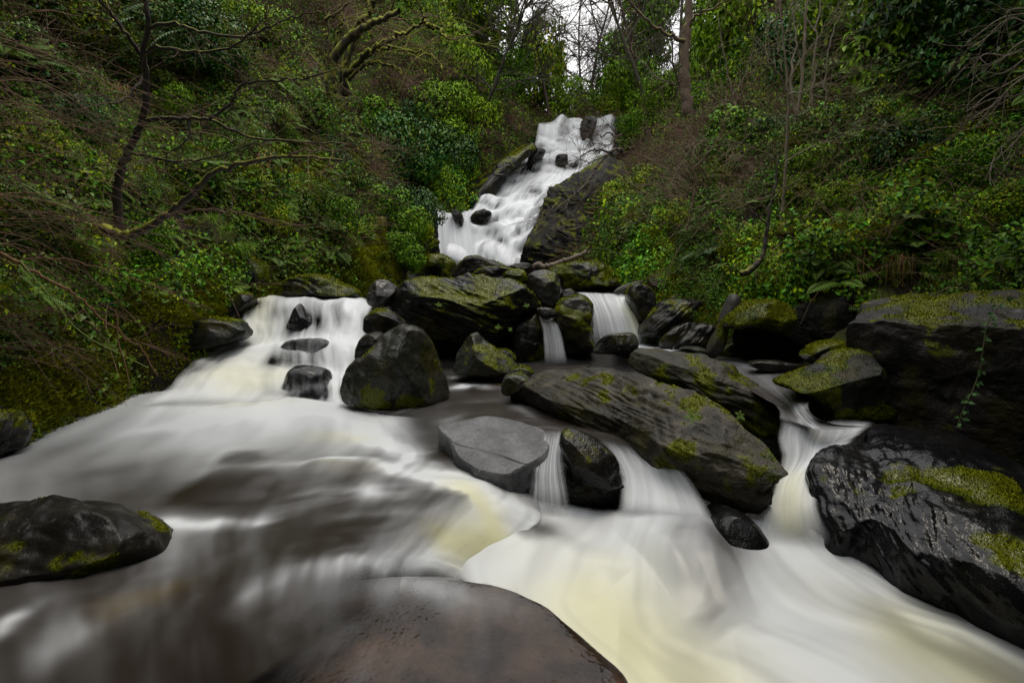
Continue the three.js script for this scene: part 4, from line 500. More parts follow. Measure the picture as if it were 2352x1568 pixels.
function twigTangle(seed, n, len, c, rad = 0.003) {
  const R = rng(seed), b = new MB();
  for (let k = 0; k < n; k++) { const d = V(R() * 2 - 1, R() * 0.9, R() * 2 - 1).normalize(), o = V((R() - 0.5) * 0.3, 0, (R() - 0.5) * 0.3), bend = rv(R).multiplyScalar(0.4), l = len * (0.5 + R()), pts = []; for (let j = 0; j <= 4; j++) { const t = j / 4; pts.push(o.clone().addScaledVector(d, l * t).addScaledVector(bend, l * t * t).add(V(0, -0.25 * l * t * t, 0))); } b.tube(pts, rad, rad * 0.4, 3, jit(c, R, 0.4)); }
  return b.geo();
}
function skirtTuft(seed, n, len, cols, w) {   // old blades hanging down a bank
  const R = rng(seed), b = new MB();
  for (let k = 0; k < n; k++) { const a = (R() - 0.5) * 2.6, l = len * (0.5 + 0.7 * R()), out = 0.15 + 0.45 * R(), o = V((R() - 0.5) * 0.3, 0.06 * R(), (R() - 0.5) * 0.1), pts = []; for (let j = 0; j <= 5; j++) { const t = j / 5; pts.push(o.clone().add(V(Math.sin(a) * l * out * t * (1.2 - 0.5 * t), l * (0.35 * t - 1.15 * t * t), Math.cos(a) * l * out * t * (1.2 - 0.5 * t)))); } b.blade(pts, w * (0.7 + 0.6 * R()), jit(cols[Math.floor(R() * cols.length)], R)); }
  return b.geo();
}
function fernGeo(seed, n, len, c) {
  const R = rng(seed), b = new MB();
  for (let k = 0; k < n; k++) {
    const a = k / n * 6.283 + R() * 0.5, l = len * (0.7 + 0.5 * R()), up = 0.45 + 0.5 * R(), rach = [], cc = jit(c, R, 0.25); for (let j = 0; j <= 9; j++) { const t = j / 9; rach.push(V(Math.cos(a) * l * t, l * (up * t - 0.85 * t * t * up), Math.sin(a) * l * t)); } b.tube(rach, 0.004, 0.0015, 3, [0.06, 0.06, 0.02]);
    for (let j = 1; j <= 17; j++) { const t = j / 18, q = t * 9, i = Math.floor(q), o = rach[i].clone().lerp(rach[Math.min(9, i + 1)], q - i), d = rach[Math.min(9, i + 1)].clone().sub(rach[i]).normalize(), s = V(-d.z, 0, d.x).normalize(), w = l * 0.26 * Math.sin(Math.PI * Math.min(1, t * 0.85 + 0.2)), nn = V().crossVectors(s, d).normalize(); if (nn.y < 0) nn.negate(); for (const e of [-1, 1]) b.leaf(o, s.clone().multiplyScalar(e).addScaledVector(d, 0.35).addScaledVector(V(0, -1, 0), 0.15).normalize(), nn, w, l * 0.055, cc, 0.05); }
  }
  return b.geo();
}
// ---------------------------------------------------------------- ground cover: what nobody could count
const covers = {};
function cover(name, label, geo, mat) { covers[name] = { label, geo, mat, list: [], tint: [] }; }
cover('ivy_ground_cover', 'dark ivy leaves covering both wooded banks', clump(1, 28, 0.17, 0.054, 0.75, [G.ivy, G.ivy, G.holly, G.laurel]), M.gloss);
cover('bramble_ground_cover', 'green bramble leaves spread over the right bank', clump(2, 24, 0.18, 0.06, 0.62, [G.bramble, G.bramble, G.laurel, G.ivy], 0.3, 0.9), M.leaf);
cover('fresh_ground_cover', 'bright young leaves scattered over the banks', clump(3, 18, 0.15, 0.05, 0.6, [G.fresh, G.laurel, G.yellow]), M.leaf);
cover('moss_ground_cover', 'yellow green moss growing over the banks', mossPad(4), M.moss);
cover('grass_ground_cover', 'thin grass blades between the leaves of the banks', bladeTuft(5, 16, 0.26, [G.grass, G.fresh, G.straw], 0.006), M.blade);
cover('dead_leaf_litter', 'brown bracken and dead leaves hanging on the banks', clump(6, 16, 0.16, 0.07, 0.4, [G.dead, G.straw, [0.07, 0.03, 0.014]], 0.6), M.bark);
cover('twig_litter', 'fine bare twigs tangled in the undergrowth', twigTangle(7, 14, 0.6, [0.16, 0.105, 0.065]), M.bark);
cover('fern_ground_cover', 'small ferns growing through the cover of the banks', fernGeo(15, 6, 0.34, G.fern), M.blade);
cover('bare_stem_cover', 'thin pale bare stems standing in the undergrowth', twigTangle(17, 5, 1.25, [0.24, 0.17, 0.1], 0.0045), M.bark);
cover('far_leaf_cover', 'leafy undergrowth on the distant slopes of the gorge', clump(8, 46, 0.5, 0.13, 0.55, [G.ivy, G.laurel, G.holly, G.bramble, G.fresh], 0.25, 0.9), M.leaf);
cover('far_twig_cover', 'brown bare twigs on the distant slopes of the gorge', twigTangle(9, 18, 1.0, [0.12, 0.07, 0.04], 0.007), M.bark);
{
  const R = rng(77), up = V(0, 1, 0), q = new THREE.Quaternion(), m = new THREE.Matrix4(), sp = V();
  const drop = (kind, p, n, s, tone) => { const d = n.clone().lerp(up, 0.35).add(rv(R).multiplyScalar(0.25)).normalize(); q.setFromUnitVectors(up, d).multiply(new THREE.Quaternion().setFromAxisAngle(up, R() * 6.283)); sp.set(s, s, s); m.compose(p, q, sp); covers[kind].list.push(m.clone()); covers[kind].tint.push(tone); };
  const seen = (p, k = 260) => { const [x, y] = project(p); return x > -k && x < 2352 + k && y > -k && y < 1568 + k; };
  for (let side = -1; side <= 1; side += 2) for (let i = 0; i < 95000; i++) {
    const d = 2.5 + 15 * R(), s = 9 * Math.pow(R(), 0.9), x = side < 0 ? bankLeft(d) - s : bankRight(d) + s, p = V(x, groundHeight(x, -d), -d);
    if (!seen(p)) continue; if (side > 0 && d > 5.6 && d < 7.9 && s < 0.85) continue; if (d < 8 && R() > 0.8) continue;
    const n = groundNormal(x, -d), a = fbm(x * 0.55, p.y * 0.55, d * 0.55, 3), b = fbm(x * 1.4 + 9, p.y * 1.4, d * 1.4, 3), t = 0.65 + 0.7 * R(), gap = fbm(x * 1.1 + 31, p.y * 1.1, d * 1.1, 3), mound = sst(0.0, 0.35, gap);
    if (gap < -0.06 && s > 0.7 && R() < 0.88) continue; if (side < 0 && d > 15.5 && s < 1.6) continue;
    let k; if (R() < (side > 0 ? (d > 8 ? 0.045 : 0.012) : 0.02) && s > 1) drop('bare_stem_cover', p, V(0, 1, 0), 0.6 + 0.7 * R(), 0.5 + 0.6 * R());
    if (s < 0.3 + 0.7 * (b + 0.3)) { if (side < 0) k = R() < 0.88 ? 'moss_ground_cover' : 'ivy_ground_cover'; else k = R() < 0.5 ? 'moss_ground_cover' : R() < 0.6 ? 'bramble_ground_cover' : 'grass_ground_cover'; }
    else if (b > 0.24) k = R() < 0.8 ? 'moss_ground_cover' : 'fresh_ground_cover';
    else if (b < -0.3 && R() < 0.6) k = 'dead_leaf_litter';
    else if (a > (side > 0 && d > 8 ? -0.02 : 0.16)) k = R() < 0.5 ? 'grass_ground_cover' : R() < 0.6 ? 'fresh_ground_cover' : 'bramble_ground_cover';
    else k = R() < 0.05 ? 'twig_litter' : R() < 0.08 ? 'fern_ground_cover' : R() < 0.05 ? 'grass_ground_cover' : R() < 0.2 ? 'fresh_ground_cover' : side < 0 ? (R() < 0.7 ? 'ivy_ground_cover' : R() < 0.5 ? 'bramble_ground_cover' : 'moss_ground_cover') : (R() < 0.62 ? 'bramble_ground_cover' : 'ivy_ground_cover');
    if (k === 'moss_ground_cover' && p.y > 7 && R() < 0.4) k = 'ivy_ground_cover';
    p.addScaledVector(n, (R() - 0.25) * 0.1 + (s > 0.6 ? mound * 0.85 * R() : 0) + (k === 'bramble_ground_cover' ? 0.12 * R() : 0));
    drop(k, p, n, (k === 'moss_ground_cover' ? 0.9 : 0.5 + 0.75 * sst(-0.25, 0.3, fbm(x * 0.8 + 3, p.y * 0.8, d * 0.8, 2))) * (0.7 + 0.7 * R()), t * (0.75 + 0.6 * sst(-0.2, 0.3, a)));
  }
  for (let i = 0; i < 60000; i++) {
    const d = 15 + 40 * Math.pow(R(), 1.2), side = R() < 0.5 ? -1 : 1, s = (R() ** 1.1) * 24 - 0.2, x = side < 0 ? bankLeft(d) - s : bankRight(d) + s, p = V(x, groundHeight(x, -d), -d);
    if (!seen(p, 150)) continue; if (side < 0 && d < 26 && s < 1.5) continue; if (side > 0 && d > 26 && d < 35 && s < 0.9) continue;
    const n = groundNormal(x, -d), a = fbm(x * 0.25, p.y * 0.25, d * 0.25, 3), gap = fbm(x * 0.45 + 31, p.y * 0.45, d * 0.45, 3); if (gap < -0.1 && R() < 0.75) continue;
    p.addScaledVector(n, (R() - 0.1) * 0.5 + sst(0, 0.35, gap) * 1.1 * R());
    drop(a < 0.02 && R() < 0.5 ? 'far_twig_cover' : 'far_leaf_cover', p, n, 0.55 + 0.6 * R(), 0.55 + 0.75 * R() + a);
  }
  for (let i = 0; i < 6000; i++) { // beyond the head of the falls
    const d = 35 + 30 * R(), x = bankLeft(d) + (bankRight(d) - bankLeft(d)) * R(), p = V(x, groundHeight(x, -d) + 0.4 * R(), -d); drop(R() < 0.5 ? 'far_twig_cover' : 'far_leaf_cover', p, up, 0.6 + 0.5 * R(), 0.7 + 0.5 * R());
  }
  const c = new THREE.Color();
  for (const [name, { label, geo, mat, list, tint }] of Object.entries(covers)) {
    const im = new THREE.InstancedMesh(geo, mat, list.length); im.name = name; im.castShadow = im.receiveShadow = true; list.forEach((x, i) => { im.setMatrixAt(i, x); im.setColorAt(i, c.setRGB(tint[i], tint[i], tint[i])); });
    tag(im, label, 'ground cover', undefined, 'stuff'); scene.add(im);
  }
}
// ---------------------------------------------------------------- shrubs
function crownGeo(seed, n, leaf, wid, cols, flat = 0.85) {
  const R = rng(seed), b = new MB(), lobes = [];
  for (let k = 0; k < 13; k++) { const d = rv(R).normalize(), r = 0.26 + 0.26 * R(); lobes.push([V(d.x, d.y * flat, d.z).multiplyScalar(0.35 + 0.4 * R()), r, 0.65 + 0.6 * R()]); }
  for (let k = 0; k < n;) {
    const [c, r, tone] = lobes[Math.floor(R() * lobes.length)], d = rv(R).normalize(), o = c.clone().addScaledVector(d, r * (0.7 + 0.38 * Math.sqrt(R())));
    if (lobes.some(([c2, r2]) => o.distanceTo(c2) < r2 * 0.62) && R() < 0.8) { k++; continue; }
    const nrm = d.clone().add(V(0, 0.6, 0)).add(rv(R).multiplyScalar(0.6)).normalize(), dir = rv(R).add(d.clone().multiplyScalar(0.5)).cross(nrm).cross(nrm).normalize().negate(); dir.y -= 0.35; dir.normalize();
    const l = leaf * (0.6 + 0.7 * R()), cc = jit(cols[Math.floor(R() * cols.length)], R, 0.3); b.leaf(o, dir, nrm, l, l * wid, cc.map((x) => x * tone)); k++;
  }
  return b.geo();
}
function stemsGeo(seed, n = 5, c = G.bark) { const R = rng(seed), b = new MB(); for (let k = 0; k < n; k++) { const a = R() * 6.283, pts = [], e = V(Math.cos(a) * (0.2 + 0.5 * R()), 0.35 * R(), Math.sin(a) * (0.2 + 0.5 * R())); for (let j = 0; j <= 5; j++) { const t = j / 5; pts.push(V(0, -1.05, 0).lerp(e, t).add(V(Math.sin(t * 3 + a) * 0.06, 0.15 * t * (1 - t), Math.cos(t * 4 + a) * 0.06))); } b.tube(pts, 0.035, 0.012, 5, c); } return b.geo(); }
const shrubKinds = {
  laurel: [[crownGeo(201, 5200, 0.115, 0.42, [G.laurel, G.laurel, G.fresh, G.ivy]), crownGeo(202, 5200, 0.115, 0.42, [G.laurel, G.ivy, G.laurel])], M.leaf],
  holly: [[crownGeo(203, 6000, 0.085, 0.6, [G.holly, G.holly, G.ivy]), crownGeo(204, 6000, 0.085, 0.6, [G.holly, G.ivy, [0.03, 0.07, 0.035]])], M.gloss],
  ivy: [[crownGeo(205, 6000, 0.08, 0.75, [G.ivy, G.bramble, G.laurel], 1), crownGeo(206, 6000, 0.08, 0.75, [G.yellow, G.laurel, G.ivy], 1)], M.leaf],
};
const shrubStems = [stemsGeo(211), stemsGeo(212)];
function shrub(kind, variant, p, size, label, group, tall = 1) {
  const g = new THREE.Group(); g.name = numbered(kind === 'holly' ? 'holly_shrub' : kind === 'ivy' ? 'ivy_shrub' : 'laurel_shrub'); g.position.copy(p); scene.add(g);
  const [geos, mat] = shrubKinds[kind], rot = size * 7.3 + p.x * 3.1;
  for (const [n, ge, m] of [['crown', geos[variant], mat], ['trunk', shrubStems[variant], M.bark]]) { const x = put(n, ge, m, g); x.scale.set(size, size * tall, size); x.rotation.y = rot; x.position.y = size * tall * 0.8; }
  return tag(g, label, 'shrub', group);
}
// bare brown thickets: many arching twigs
function thicketGeo(seed, c, n = 150) {
  const R = rng(seed), b = new MB();
  for (let k = 0; k < n; k++) {
    const a = R() * 6.283, el = 0.3 + 1.1 * R(), l = 0.9 + 0.7 * R(), d = V(Math.cos(a) * Math.cos(el), Math.sin(el), Math.sin(a) * Math.cos(el)), pts = [], w = rv(R).multiplyScalar(0.25), cc = jit(c, R, 0.45);
    for (let j = 0; j <= 6; j++) { const t = j / 6; pts.push(V((R() - 0.5) * 0.03, -0.15, (R() - 0.5) * 0.03).addScaledVector(d, l * t).addScaledVector(w, t * t).add(V(0, -0.42 * l * t * t, 0))); }
    b.tube(pts, 0.009, 0.003, 3, cc);
    for (let q = 0; q < 4; q++) { const o = pts[2 + Math.floor(R() * 4)], e = d.clone().add(rv(R)).normalize(), ll = 0.2 + 0.3 * R(); b.tube([o, o.clone().addScaledVector(e, ll * 0.5), o.clone().addScaledVector(e, ll).add(V(0, -0.1 * ll, 0))], 0.005, 0.002, 3, cc); }
  }
  return b.geo();
}
const thickets = [thicketGeo(221, [0.11, 0.066, 0.042]), thicketGeo(222, [0.13, 0.095, 0.06]), thicketGeo(223, [0.085, 0.05, 0.036])];
function thicket(v, p, size, label) { const m = put('bare_shrub', thickets[v], M.bark); m.position.copy(p); m.scale.setScalar(size); m.rotation.y = p.x * 2.3 + p.z; return tag(m, label, 'bare shrub', 'leafless brown shrubs in the gorge'); }
// ---------------------------------------------------------------- shrubs on the slopes
const FL = 'evergreen shrubs on the left slope', FR = 'evergreen shrubs on the right slope';
for (const [kind, v, px, py, size, label, gr, tall] of [
  ['laurel', 0, 1095, 318, 1.5, 'bright laurel shrub hanging left of the waterfall', FL, 1.2],
  ['holly', 0, 940, 440, 1.8, 'dark holly shrub beside the left curtain of the waterfall', FL, 1.1],
  ['holly', 1, 905, 490, 1.2, 'low dark holly shrub at the foot of the left slope', FL],
  ['laurel', 1, 1012, 330, 1.7, 'laurel shrub above the dark holly on the left slope', FL],
  ['holly', 1, 1035, 400, 1.5, 'rounded holly shrub between laurel and waterfall', FL],
  ['laurel', 0, 1072, 230, 1.8, 'tall laurel shrub high on the left slope over the brightest laurel', FL, 1.3],
  ['ivy', 0, 1160, 225, 1.8, 'ivy mound up the slope left of the waterfall top', FL],
  ['holly', 1, 1290, 262, 1.5, 'small dark evergreen right above the waterfall top', FL],
  ['ivy', 1, 1130, 140, 2.2, 'yellowish ivy thicket below the left skyline', FL, 1.3],
  ['laurel', 1, 1215, 140, 2.2, 'evergreen shrub on the left skyline beside the pale sky', FL, 1.5],
  ['ivy', 0, 1270, 175, 2.0, 'ivy clad shrub below the gap of sky', FL, 1.4],
  ['laurel', 0, 1060, 90, 2.2, 'large laurel under the top edge left of the sky', FL, 1.3],
  ['holly', 0, 960, 330, 1.3, 'dark shrub in the brown thicket of the left slope', FL],
  ['ivy', 0, 880, 335, 1.2, 'ivy bank shoulder jutting out on the left slope', FL],
  ['ivy', 1, 845, 420, 1.0, 'ivy cushion above the ferns at the end of the left bank', FL],
  ['ivy', 0, 900, 560, 0.9, 'trailing ivy and grass mound at the tip of the left bank', FL],
  ['laurel', 1, 640, 175, 0.9, 'laurel with whorled leaves left of the mossy tree', FL],
  ['laurel', 0, 560, 110, 1.0, 'laurel shrub under the sloping mossy limb', FL],
  ['ivy', 0, 700, 330, 0.8, 'ivy hummock right of the slender dark tree', FL],
  ['holly', 0, 450, 190, 0.9, 'dark evergreen behind the slender dark tree', FL],
  ['ivy', 1, 150, 120, 0.8, 'leafy mound in the upper left corner', FL],
  ['laurel', 0, 1465, 262, 1.9, 'pale glinting laurel right of the waterfall top', FR, 1.1],
  ['laurel', 1, 1530, 285, 1.7, 'laurel shrub beneath the tall straight trunk', FR],
  ['ivy', 0, 1440, 350, 1.3, 'ivy shrub overhanging the upper right of the waterfall', FR],
  ['laurel', 1, 1400, 430, 1.0, 'green shrub on top of the black rock face', FR],
  ['ivy', 1, 1430, 520, 0.9, 'yellow green shrub on the slope right of the rock face', FR],
  ['laurel', 1, 1640, 200, 2.0, 'laurel thicket behind the bare saplings', FR, 1.3],
  ['ivy', 1, 1590, 120, 2.0, 'ivy mass around the tall straight trunk', FR, 1.5],
  ['laurel', 0, 1750, 110, 2.1, 'tall evergreen under the top edge above the saplings', FR, 1.4],
  ['holly', 0, 1850, 220, 1.7, 'dark evergreen right of the pale sapling', FR],
  ['laurel', 0, 1960, 130, 1.7, 'glossy laurel bank hanging from the upper right', FR, 1.1],
  ['laurel', 1, 2080, 190, 1.6, 'lower drooping part of the dark laurel bank at right', FR],
  ['holly', 1, 2200, 120, 1.7, 'nearly black evergreen in the upper right corner', FR, 1.2],
  ['holly', 0, 2300, 260, 1.3, 'black leaved shrub behind the pale twigs at right edge', FR],
  ['ivy', 0, 1700, 420, 0.9, 'ivy hummock among the sapling stems', FR],
  ['laurel', 0, 1985, 365, 0.4, 'small rosette leaved shrub alone on the bramble slope', FR],
  ['ivy', 1, 90, 420, 0.5, 'ivy clump at the left edge under the twig fan', FL], ['holly', 0, 190, 330, 0.45, 'small dark clump left of the slender tree', FL], ['laurel', 1, 400, 300, 0.5, 'leafy clump right of the slender tree trunk', FL], ['ivy', 0, 480, 430, 0.5, 'ivy clump over the crooked mossy limb', FL], ['laurel', 0, 600, 420, 0.55, 'bright clump at the end of the crooked mossy limb', FL], ['holly', 1, 760, 400, 0.6, 'dark clump over the wet wall of the left bank', FL], ['ivy', 1, 620, 560, 0.5, 'ivy clump above the head of the left cascade', FL], ['ivy', 0, 330, 620, 0.4, 'low ivy clump above the mossy knoll', FL], ['ivy', 0, 770, 560, 0.55, 'ivy clump hanging above the low moss covered slab', FL],
  ['ivy', 1, 1560, 560, 0.5, 'yellowish clump above the sloping dark boulder', FR], ['laurel', 1, 1850, 450, 0.5, 'leafy clump right of the sapling foot', FR], ['holly', 1, 2080, 400, 0.6, 'dark clump in the middle of the bramble slope', FR], ['ivy', 0, 2200, 470, 0.5, 'bramble hummock above the square block', FR], ['ivy', 1, 2310, 560, 0.45, 'bramble clump at the right edge over the square block', FR], ['laurel', 0, 1900, 520, 0.45, 'bright clump left of the big woodrush tuft', FR], ['holly', 0, 1760, 370, 0.6, 'dark clump behind the pale sapling foot', FR], ['ivy', 1, 1490, 480, 0.8, 'yellow green clump beside the rock face foot', FR],
]) shrub(kind, v, hit(px, py, 4), size, label, gr, tall);
for (const [v, px, py, s, label] of [
  [0, 905, 215, 1.8, 'brown thicket under the mossy branches'], [1, 850, 260, 1.5, 'pale grey thicket right of the mossy tree foot'], [0, 1000, 190, 2.0, 'brown thicket at the tips of the mossy branches'], [2, 960, 250, 1.7, 'dark brown thicket in the middle of the left slope'], [1, 915, 380, 1.5, 'straw coloured thicket over the dark holly'],
  [0, 1150, 300, 1.6, 'reddish thicket hanging left of the waterfall lip'], [2, 1210, 250, 1.8, 'russet thicket over the waterfall lip'], [0, 1330, 235, 1.6, 'russet twigs on the lip between the falls and the sky'], [2, 1250, 60, 2.6, 'brown tree top thicket on the left skyline'], [1, 1560, 400, 1.6, 'pale thicket of thin stems on the right slope'],
  [1, 1640, 460, 1.4, 'straw thicket below the pale sapling'], [0, 1500, 440, 1.5, 'brown thicket right of the rock face'], [1, 1720, 280, 1.9, 'tangle of pale stems behind the pale sapling'], [2, 1480, 170, 2.2, 'dark thicket under the right skyline'], [0, 760, 60, 2.2, 'brown thicket behind the mossy tree'],
]) thicket(v, hit(px, py, 6), s, label);

// ---------------------------------------------------------------- trees and branches
const mossyBark = (c, amount = 0.4) => (p, n) => { const k = sst(0, 0.25, n.y * 0.7 + fbm(p.x * 5, p.y * 5, p.z * 5, 2) - 0.35 + amount), t = 0.75 + 0.7 * (fbm(p.x * 14, p.y * 14, p.z * 14, 2) + 0.3); return [0, 1, 2].map((i) => lerp(c[i], [0.24, 0.25, 0.012][i], k) * t); };
function smooth(pts, per = 6) { const c = new THREE.CatmullRomCurve3(pts); return c.getPoints((pts.length - 1) * per); }
function wobble(pts, amp, seed) { return pts.map((p, i) => i ? p.clone().add(V(N3(i * 0.6, seed, 1) * amp, N3(i * 0.6, seed, 7) * amp, N3(i * 0.6, seed, 13) * amp)) : p); }
function spray(b, o, dir, len, r, depth, R, col, spread = 0.8, sag = 0.15) {   // a twig and its side twigs
  const pts = [o.clone()], d = dir.clone().normalize(), n = depth > 1 ? 6 : 4; for (let j = 1; j <= n; j++) { d.add(rv(R).multiplyScalar(0.28)); d.y -= sag / n * (depth > 1 ? 1 : 0.5); d.normalize(); pts.push(pts[j - 1].clone().addScaledVector(d, len / n)); }
  b.tube(pts, r, Math.max(r * 0.45, 0.0012), depth > 2 ? 5 : 3, col);
  if (depth <= 0) return; const kids = 3 + Math.floor(R() * 3);
  for (let k = 0; k < kids; k++) { const at_ = 1 + Math.floor(R() * (n - 0.01)), e = pts[at_].clone().sub(pts[at_ - 1]).normalize().add(rv(R).multiplyScalar(spread)).normalize(); spray(b, pts[at_], e, len * (0.4 + 0.35 * R()), r * 0.55, depth - 1, R, col, spread, sag); }
}
const pathD = (d0, d1, pts) => pts.map(([x, y], i) => at(x, y, lerp(d0, d1, i / Math.max(1, pts.length - 1))));
// a tree whose trunk and limbs were surveyed; twigs grow from the limbs
function surveyedTree(s) {
  const g = new THREE.Group(); g.name = numbered(s.name); const R = rng(s.seed), trunk = smooth(pathD(s.d[0], s.d[1], s.trunk)); g.position.copy(trunk[0]); const inv = trunk[0].clone().negate(); scene.add(g);
  const loc = (pts) => pts.map((p) => p.clone().add(inv)), tb = new MB(), col = s.moss ? mossyBark(s.bark ?? G.bark, s.moss) : jit(s.bark ?? G.bark, R, 0.2);
  tb.tube(loc(wobble(trunk, s.kink ?? 0.03, s.seed)), s.r, s.r1 ?? s.r * 0.45, 9, col); put('trunk', tb.geo(), M.bark, g);
  for (const [d0, d1, r0, r1, pts, mossy] of s.limbs ?? []) {
    const b = new MB(), L = loc(wobble(smooth(pathD(d0, d1, pts)), s.kink ?? 0.03, s.seed + pts[0][0])); b.tube(L, r0, r1, 7, mossy === 0 ? s.twig ?? G.twig : s.moss ? col : s.bark ?? G.bark);
    const n = s.twigs ?? 8; for (let k = 0; k < n; k++) { const i = Math.floor(L.length * (0.25 + 0.74 * R())), o = L[i], e = L[Math.min(L.length - 1, i + 1)].clone().sub(L[Math.max(0, i - 1)]).normalize().add(rv(R).multiplyScalar(0.9)).normalize(); spray(b, o, e, (s.twigLen ?? 0.5) * (0.5 + R()), (s.twigR ?? 0.004), s.depth ?? 1, R, s.moss && R() < 0.4 ? col : s.twig ?? G.twig); }
    put('branch', b.geo(), M.bark, g);
  }
  return tag(g, s.label, s.category ?? 'tree', s.group);
}
surveyedTree({ name: 'slender_tree', seed: 301, label: 'slender dark tree with crooked bare branches on the left bank', d: [6.3, 5.6], r: 0.046, r1: 0.02, moss: -0.1, kink: 0.03, twigs: 13, twigLen: 0.45, depth: 1, bark: [0.03, 0.022, 0.016], twig: [0.1, 0.06, 0.04],
  trunk: TL(545, 1090, 540, 850, 560, 760, 610, 650, 655, 540, 672, 350, 655, 240, 680, 120, 655, -60),
  limbs: [[5.8, 5.4, 0.022, 0.008, TL(640, 245, 580, 160, 500, 50, 420, -30)], [5.8, 5.5, 0.022, 0.006, TL(655, 240, 740, 215, 900, 240, 1080, 200, 1220, 70)], [5.7, 5.6, 0.02, 0.005, TL(680, 120, 800, 110, 940, 150, 1130, 165, 1300, 95, 1420, 60)], [6.0, 5.4, 0.026, 0.006, TL(650, 560, 720, 545, 850, 545, 960, 550, 1150, 630, 1380, 650, 1600, 660)], [5.6, 5.5, 0.016, 0.006, TL(960, 550, 1060, 470, 1110, 390, 1250, 370, 1390, 360, 1580, 305)], [6.0, 5.9, 0.014, 0.004, TL(870, 545, 860, 640, 780, 700, 700, 750)], [6.1, 5.6, 0.014, 0.004, TL(655, 350, 600, 430, 520, 475, 480, 440)], [6.1, 5.2, 0.018, 0.004, TL(600, 700, 800, 740, 1000, 715, 1180, 650)]] });
surveyedTree({ name: 'mossy_limb', category: 'branch', seed: 303, label: 'crooked limb thick with yellow moss reaching right over the left bank', d: [6.3, 5.4], r: 0.05, r1: 0.012, moss: 0.3, kink: 0.05, twigs: 9, twigLen: 0.4, trunk: TL(470, 1040, 560, 1080, 640, 1060, 760, 990, 850, 920, 920, 850, 980, 790, 1120, 750, 1310, 718, 1570, 735), limbs: [[5.5, 5.2, 0.01, 0.004, TL(1310, 718, 1400, 690, 1560, 690, 1740, 640), 0], [5.9, 5.6, 0.012, 0.004, TL(760, 985, 900, 965, 1060, 970, 1250, 1010, 1400, 1040), 0]] });
surveyedTree({ name: 'fallen_branch', category: 'branch', seed: 305, label: 'knotted brown branch slanting down to the left pool', d: [4.6, 5.4], r: 0.014, r1: 0.005, twigs: 5, twigLen: 0.3, bark: [0.16, 0.085, 0.04], trunk: TL(0, 1160, 130, 1235, 250, 1300, 340, 1350, 420, 1420, 480, 1480, 540, 1510, 580, 1560, 640, 1590, 700, 1690, 720, 1725), limbs: [[4.9, 5.2, 0.007, 0.003, TL(100, 1190, 300, 1190, 480, 1240, 700, 1310, 880, 1395)], [5.2, 5.2, 0.005, 0.002, TL(560, 1540, 640, 1570, 760, 1620)]] });
tag(put('bramble_shoot', (() => { const b = new MB(); b.tube(smooth(pathD(4.6, 4.8, TL(90, 1200, 200, 1330, 260, 1400, 330, 1490, 420, 1560, 560, 1630, 680, 1690)), 8), 0.006, 0.004, 5, [0.12, 0.17, 0.03]); return b.geo(); })(), M.bark), 'single long green bramble shoot bowing over the lower left bank', 'bramble');
tag(put('bare_twig', (() => { const b = new MB(); b.tube(smooth(pathD(4.7, 4.7, S0(268, 720, 272, 790, 285, 830, 297, 885))), 0.007, 0.004, 5, [0.17, 0.1, 0.04]); return b.geo(); })(), M.bark), 'short bare orange twig hanging above the left pool', 'twig');
{ // fans of thin twigs coming in from the left edge
  const spec = [[330, -120, 560, 600, 640, 16, 'upper'], [-60, 700, 560, 790, 620, 16, 'middle'], [-80, 900, 430, 1010, 760, 14, 'lower']];
  ['bare twigs fanning from left edge across the slender tree', 'bare twigs fanning below the middle of the left edge', 'bare twigs drooping at left edge over the mossy bank'].forEach((label, k) => {
    const R = rng(310 + k), b = new MB(), y0 = [200, 470, 760][k];
    for (let i = 0; i < 26; i++) { const a = at(-140 - 60 * R(), y0 + (R() - 0.6) * 320, 4.6 + R()), px = 120 + (k === 2 ? 200 : 430) * R(), c = at(px, y0 + 20 + px * (k === 2 ? 0.1 : 0.35) + (R() - 0.5) * 260, 4.4 + 1.4 * R()), mid = a.clone().lerp(c, 0.5).add(rv(R).multiplyScalar(0.12)).add(V(0, 0.1 + 0.2 * R(), 0)), pts = smooth([a, mid, c], 8); const col = jit(R() < 0.6 ? [0.14, 0.085, 0.055] : [0.2, 0.13, 0.085], R, 0.4); b.tube(pts, 0.0055, 0.0018, 3, col);
      for (let q = 0; q < 3; q++) { const o = pts[4 + Math.floor(R() * 11)]; spray(b, o, c.clone().sub(a).normalize().add(rv(R).multiplyScalar(0.6)), 0.15 + 0.3 * R(), 0.0026, 0, R, col); } }
    tag(put('twig_fan', b.geo(), M.bark), label, 'twigs', 'bare twigs at the left edge', 'thing');
  });
}
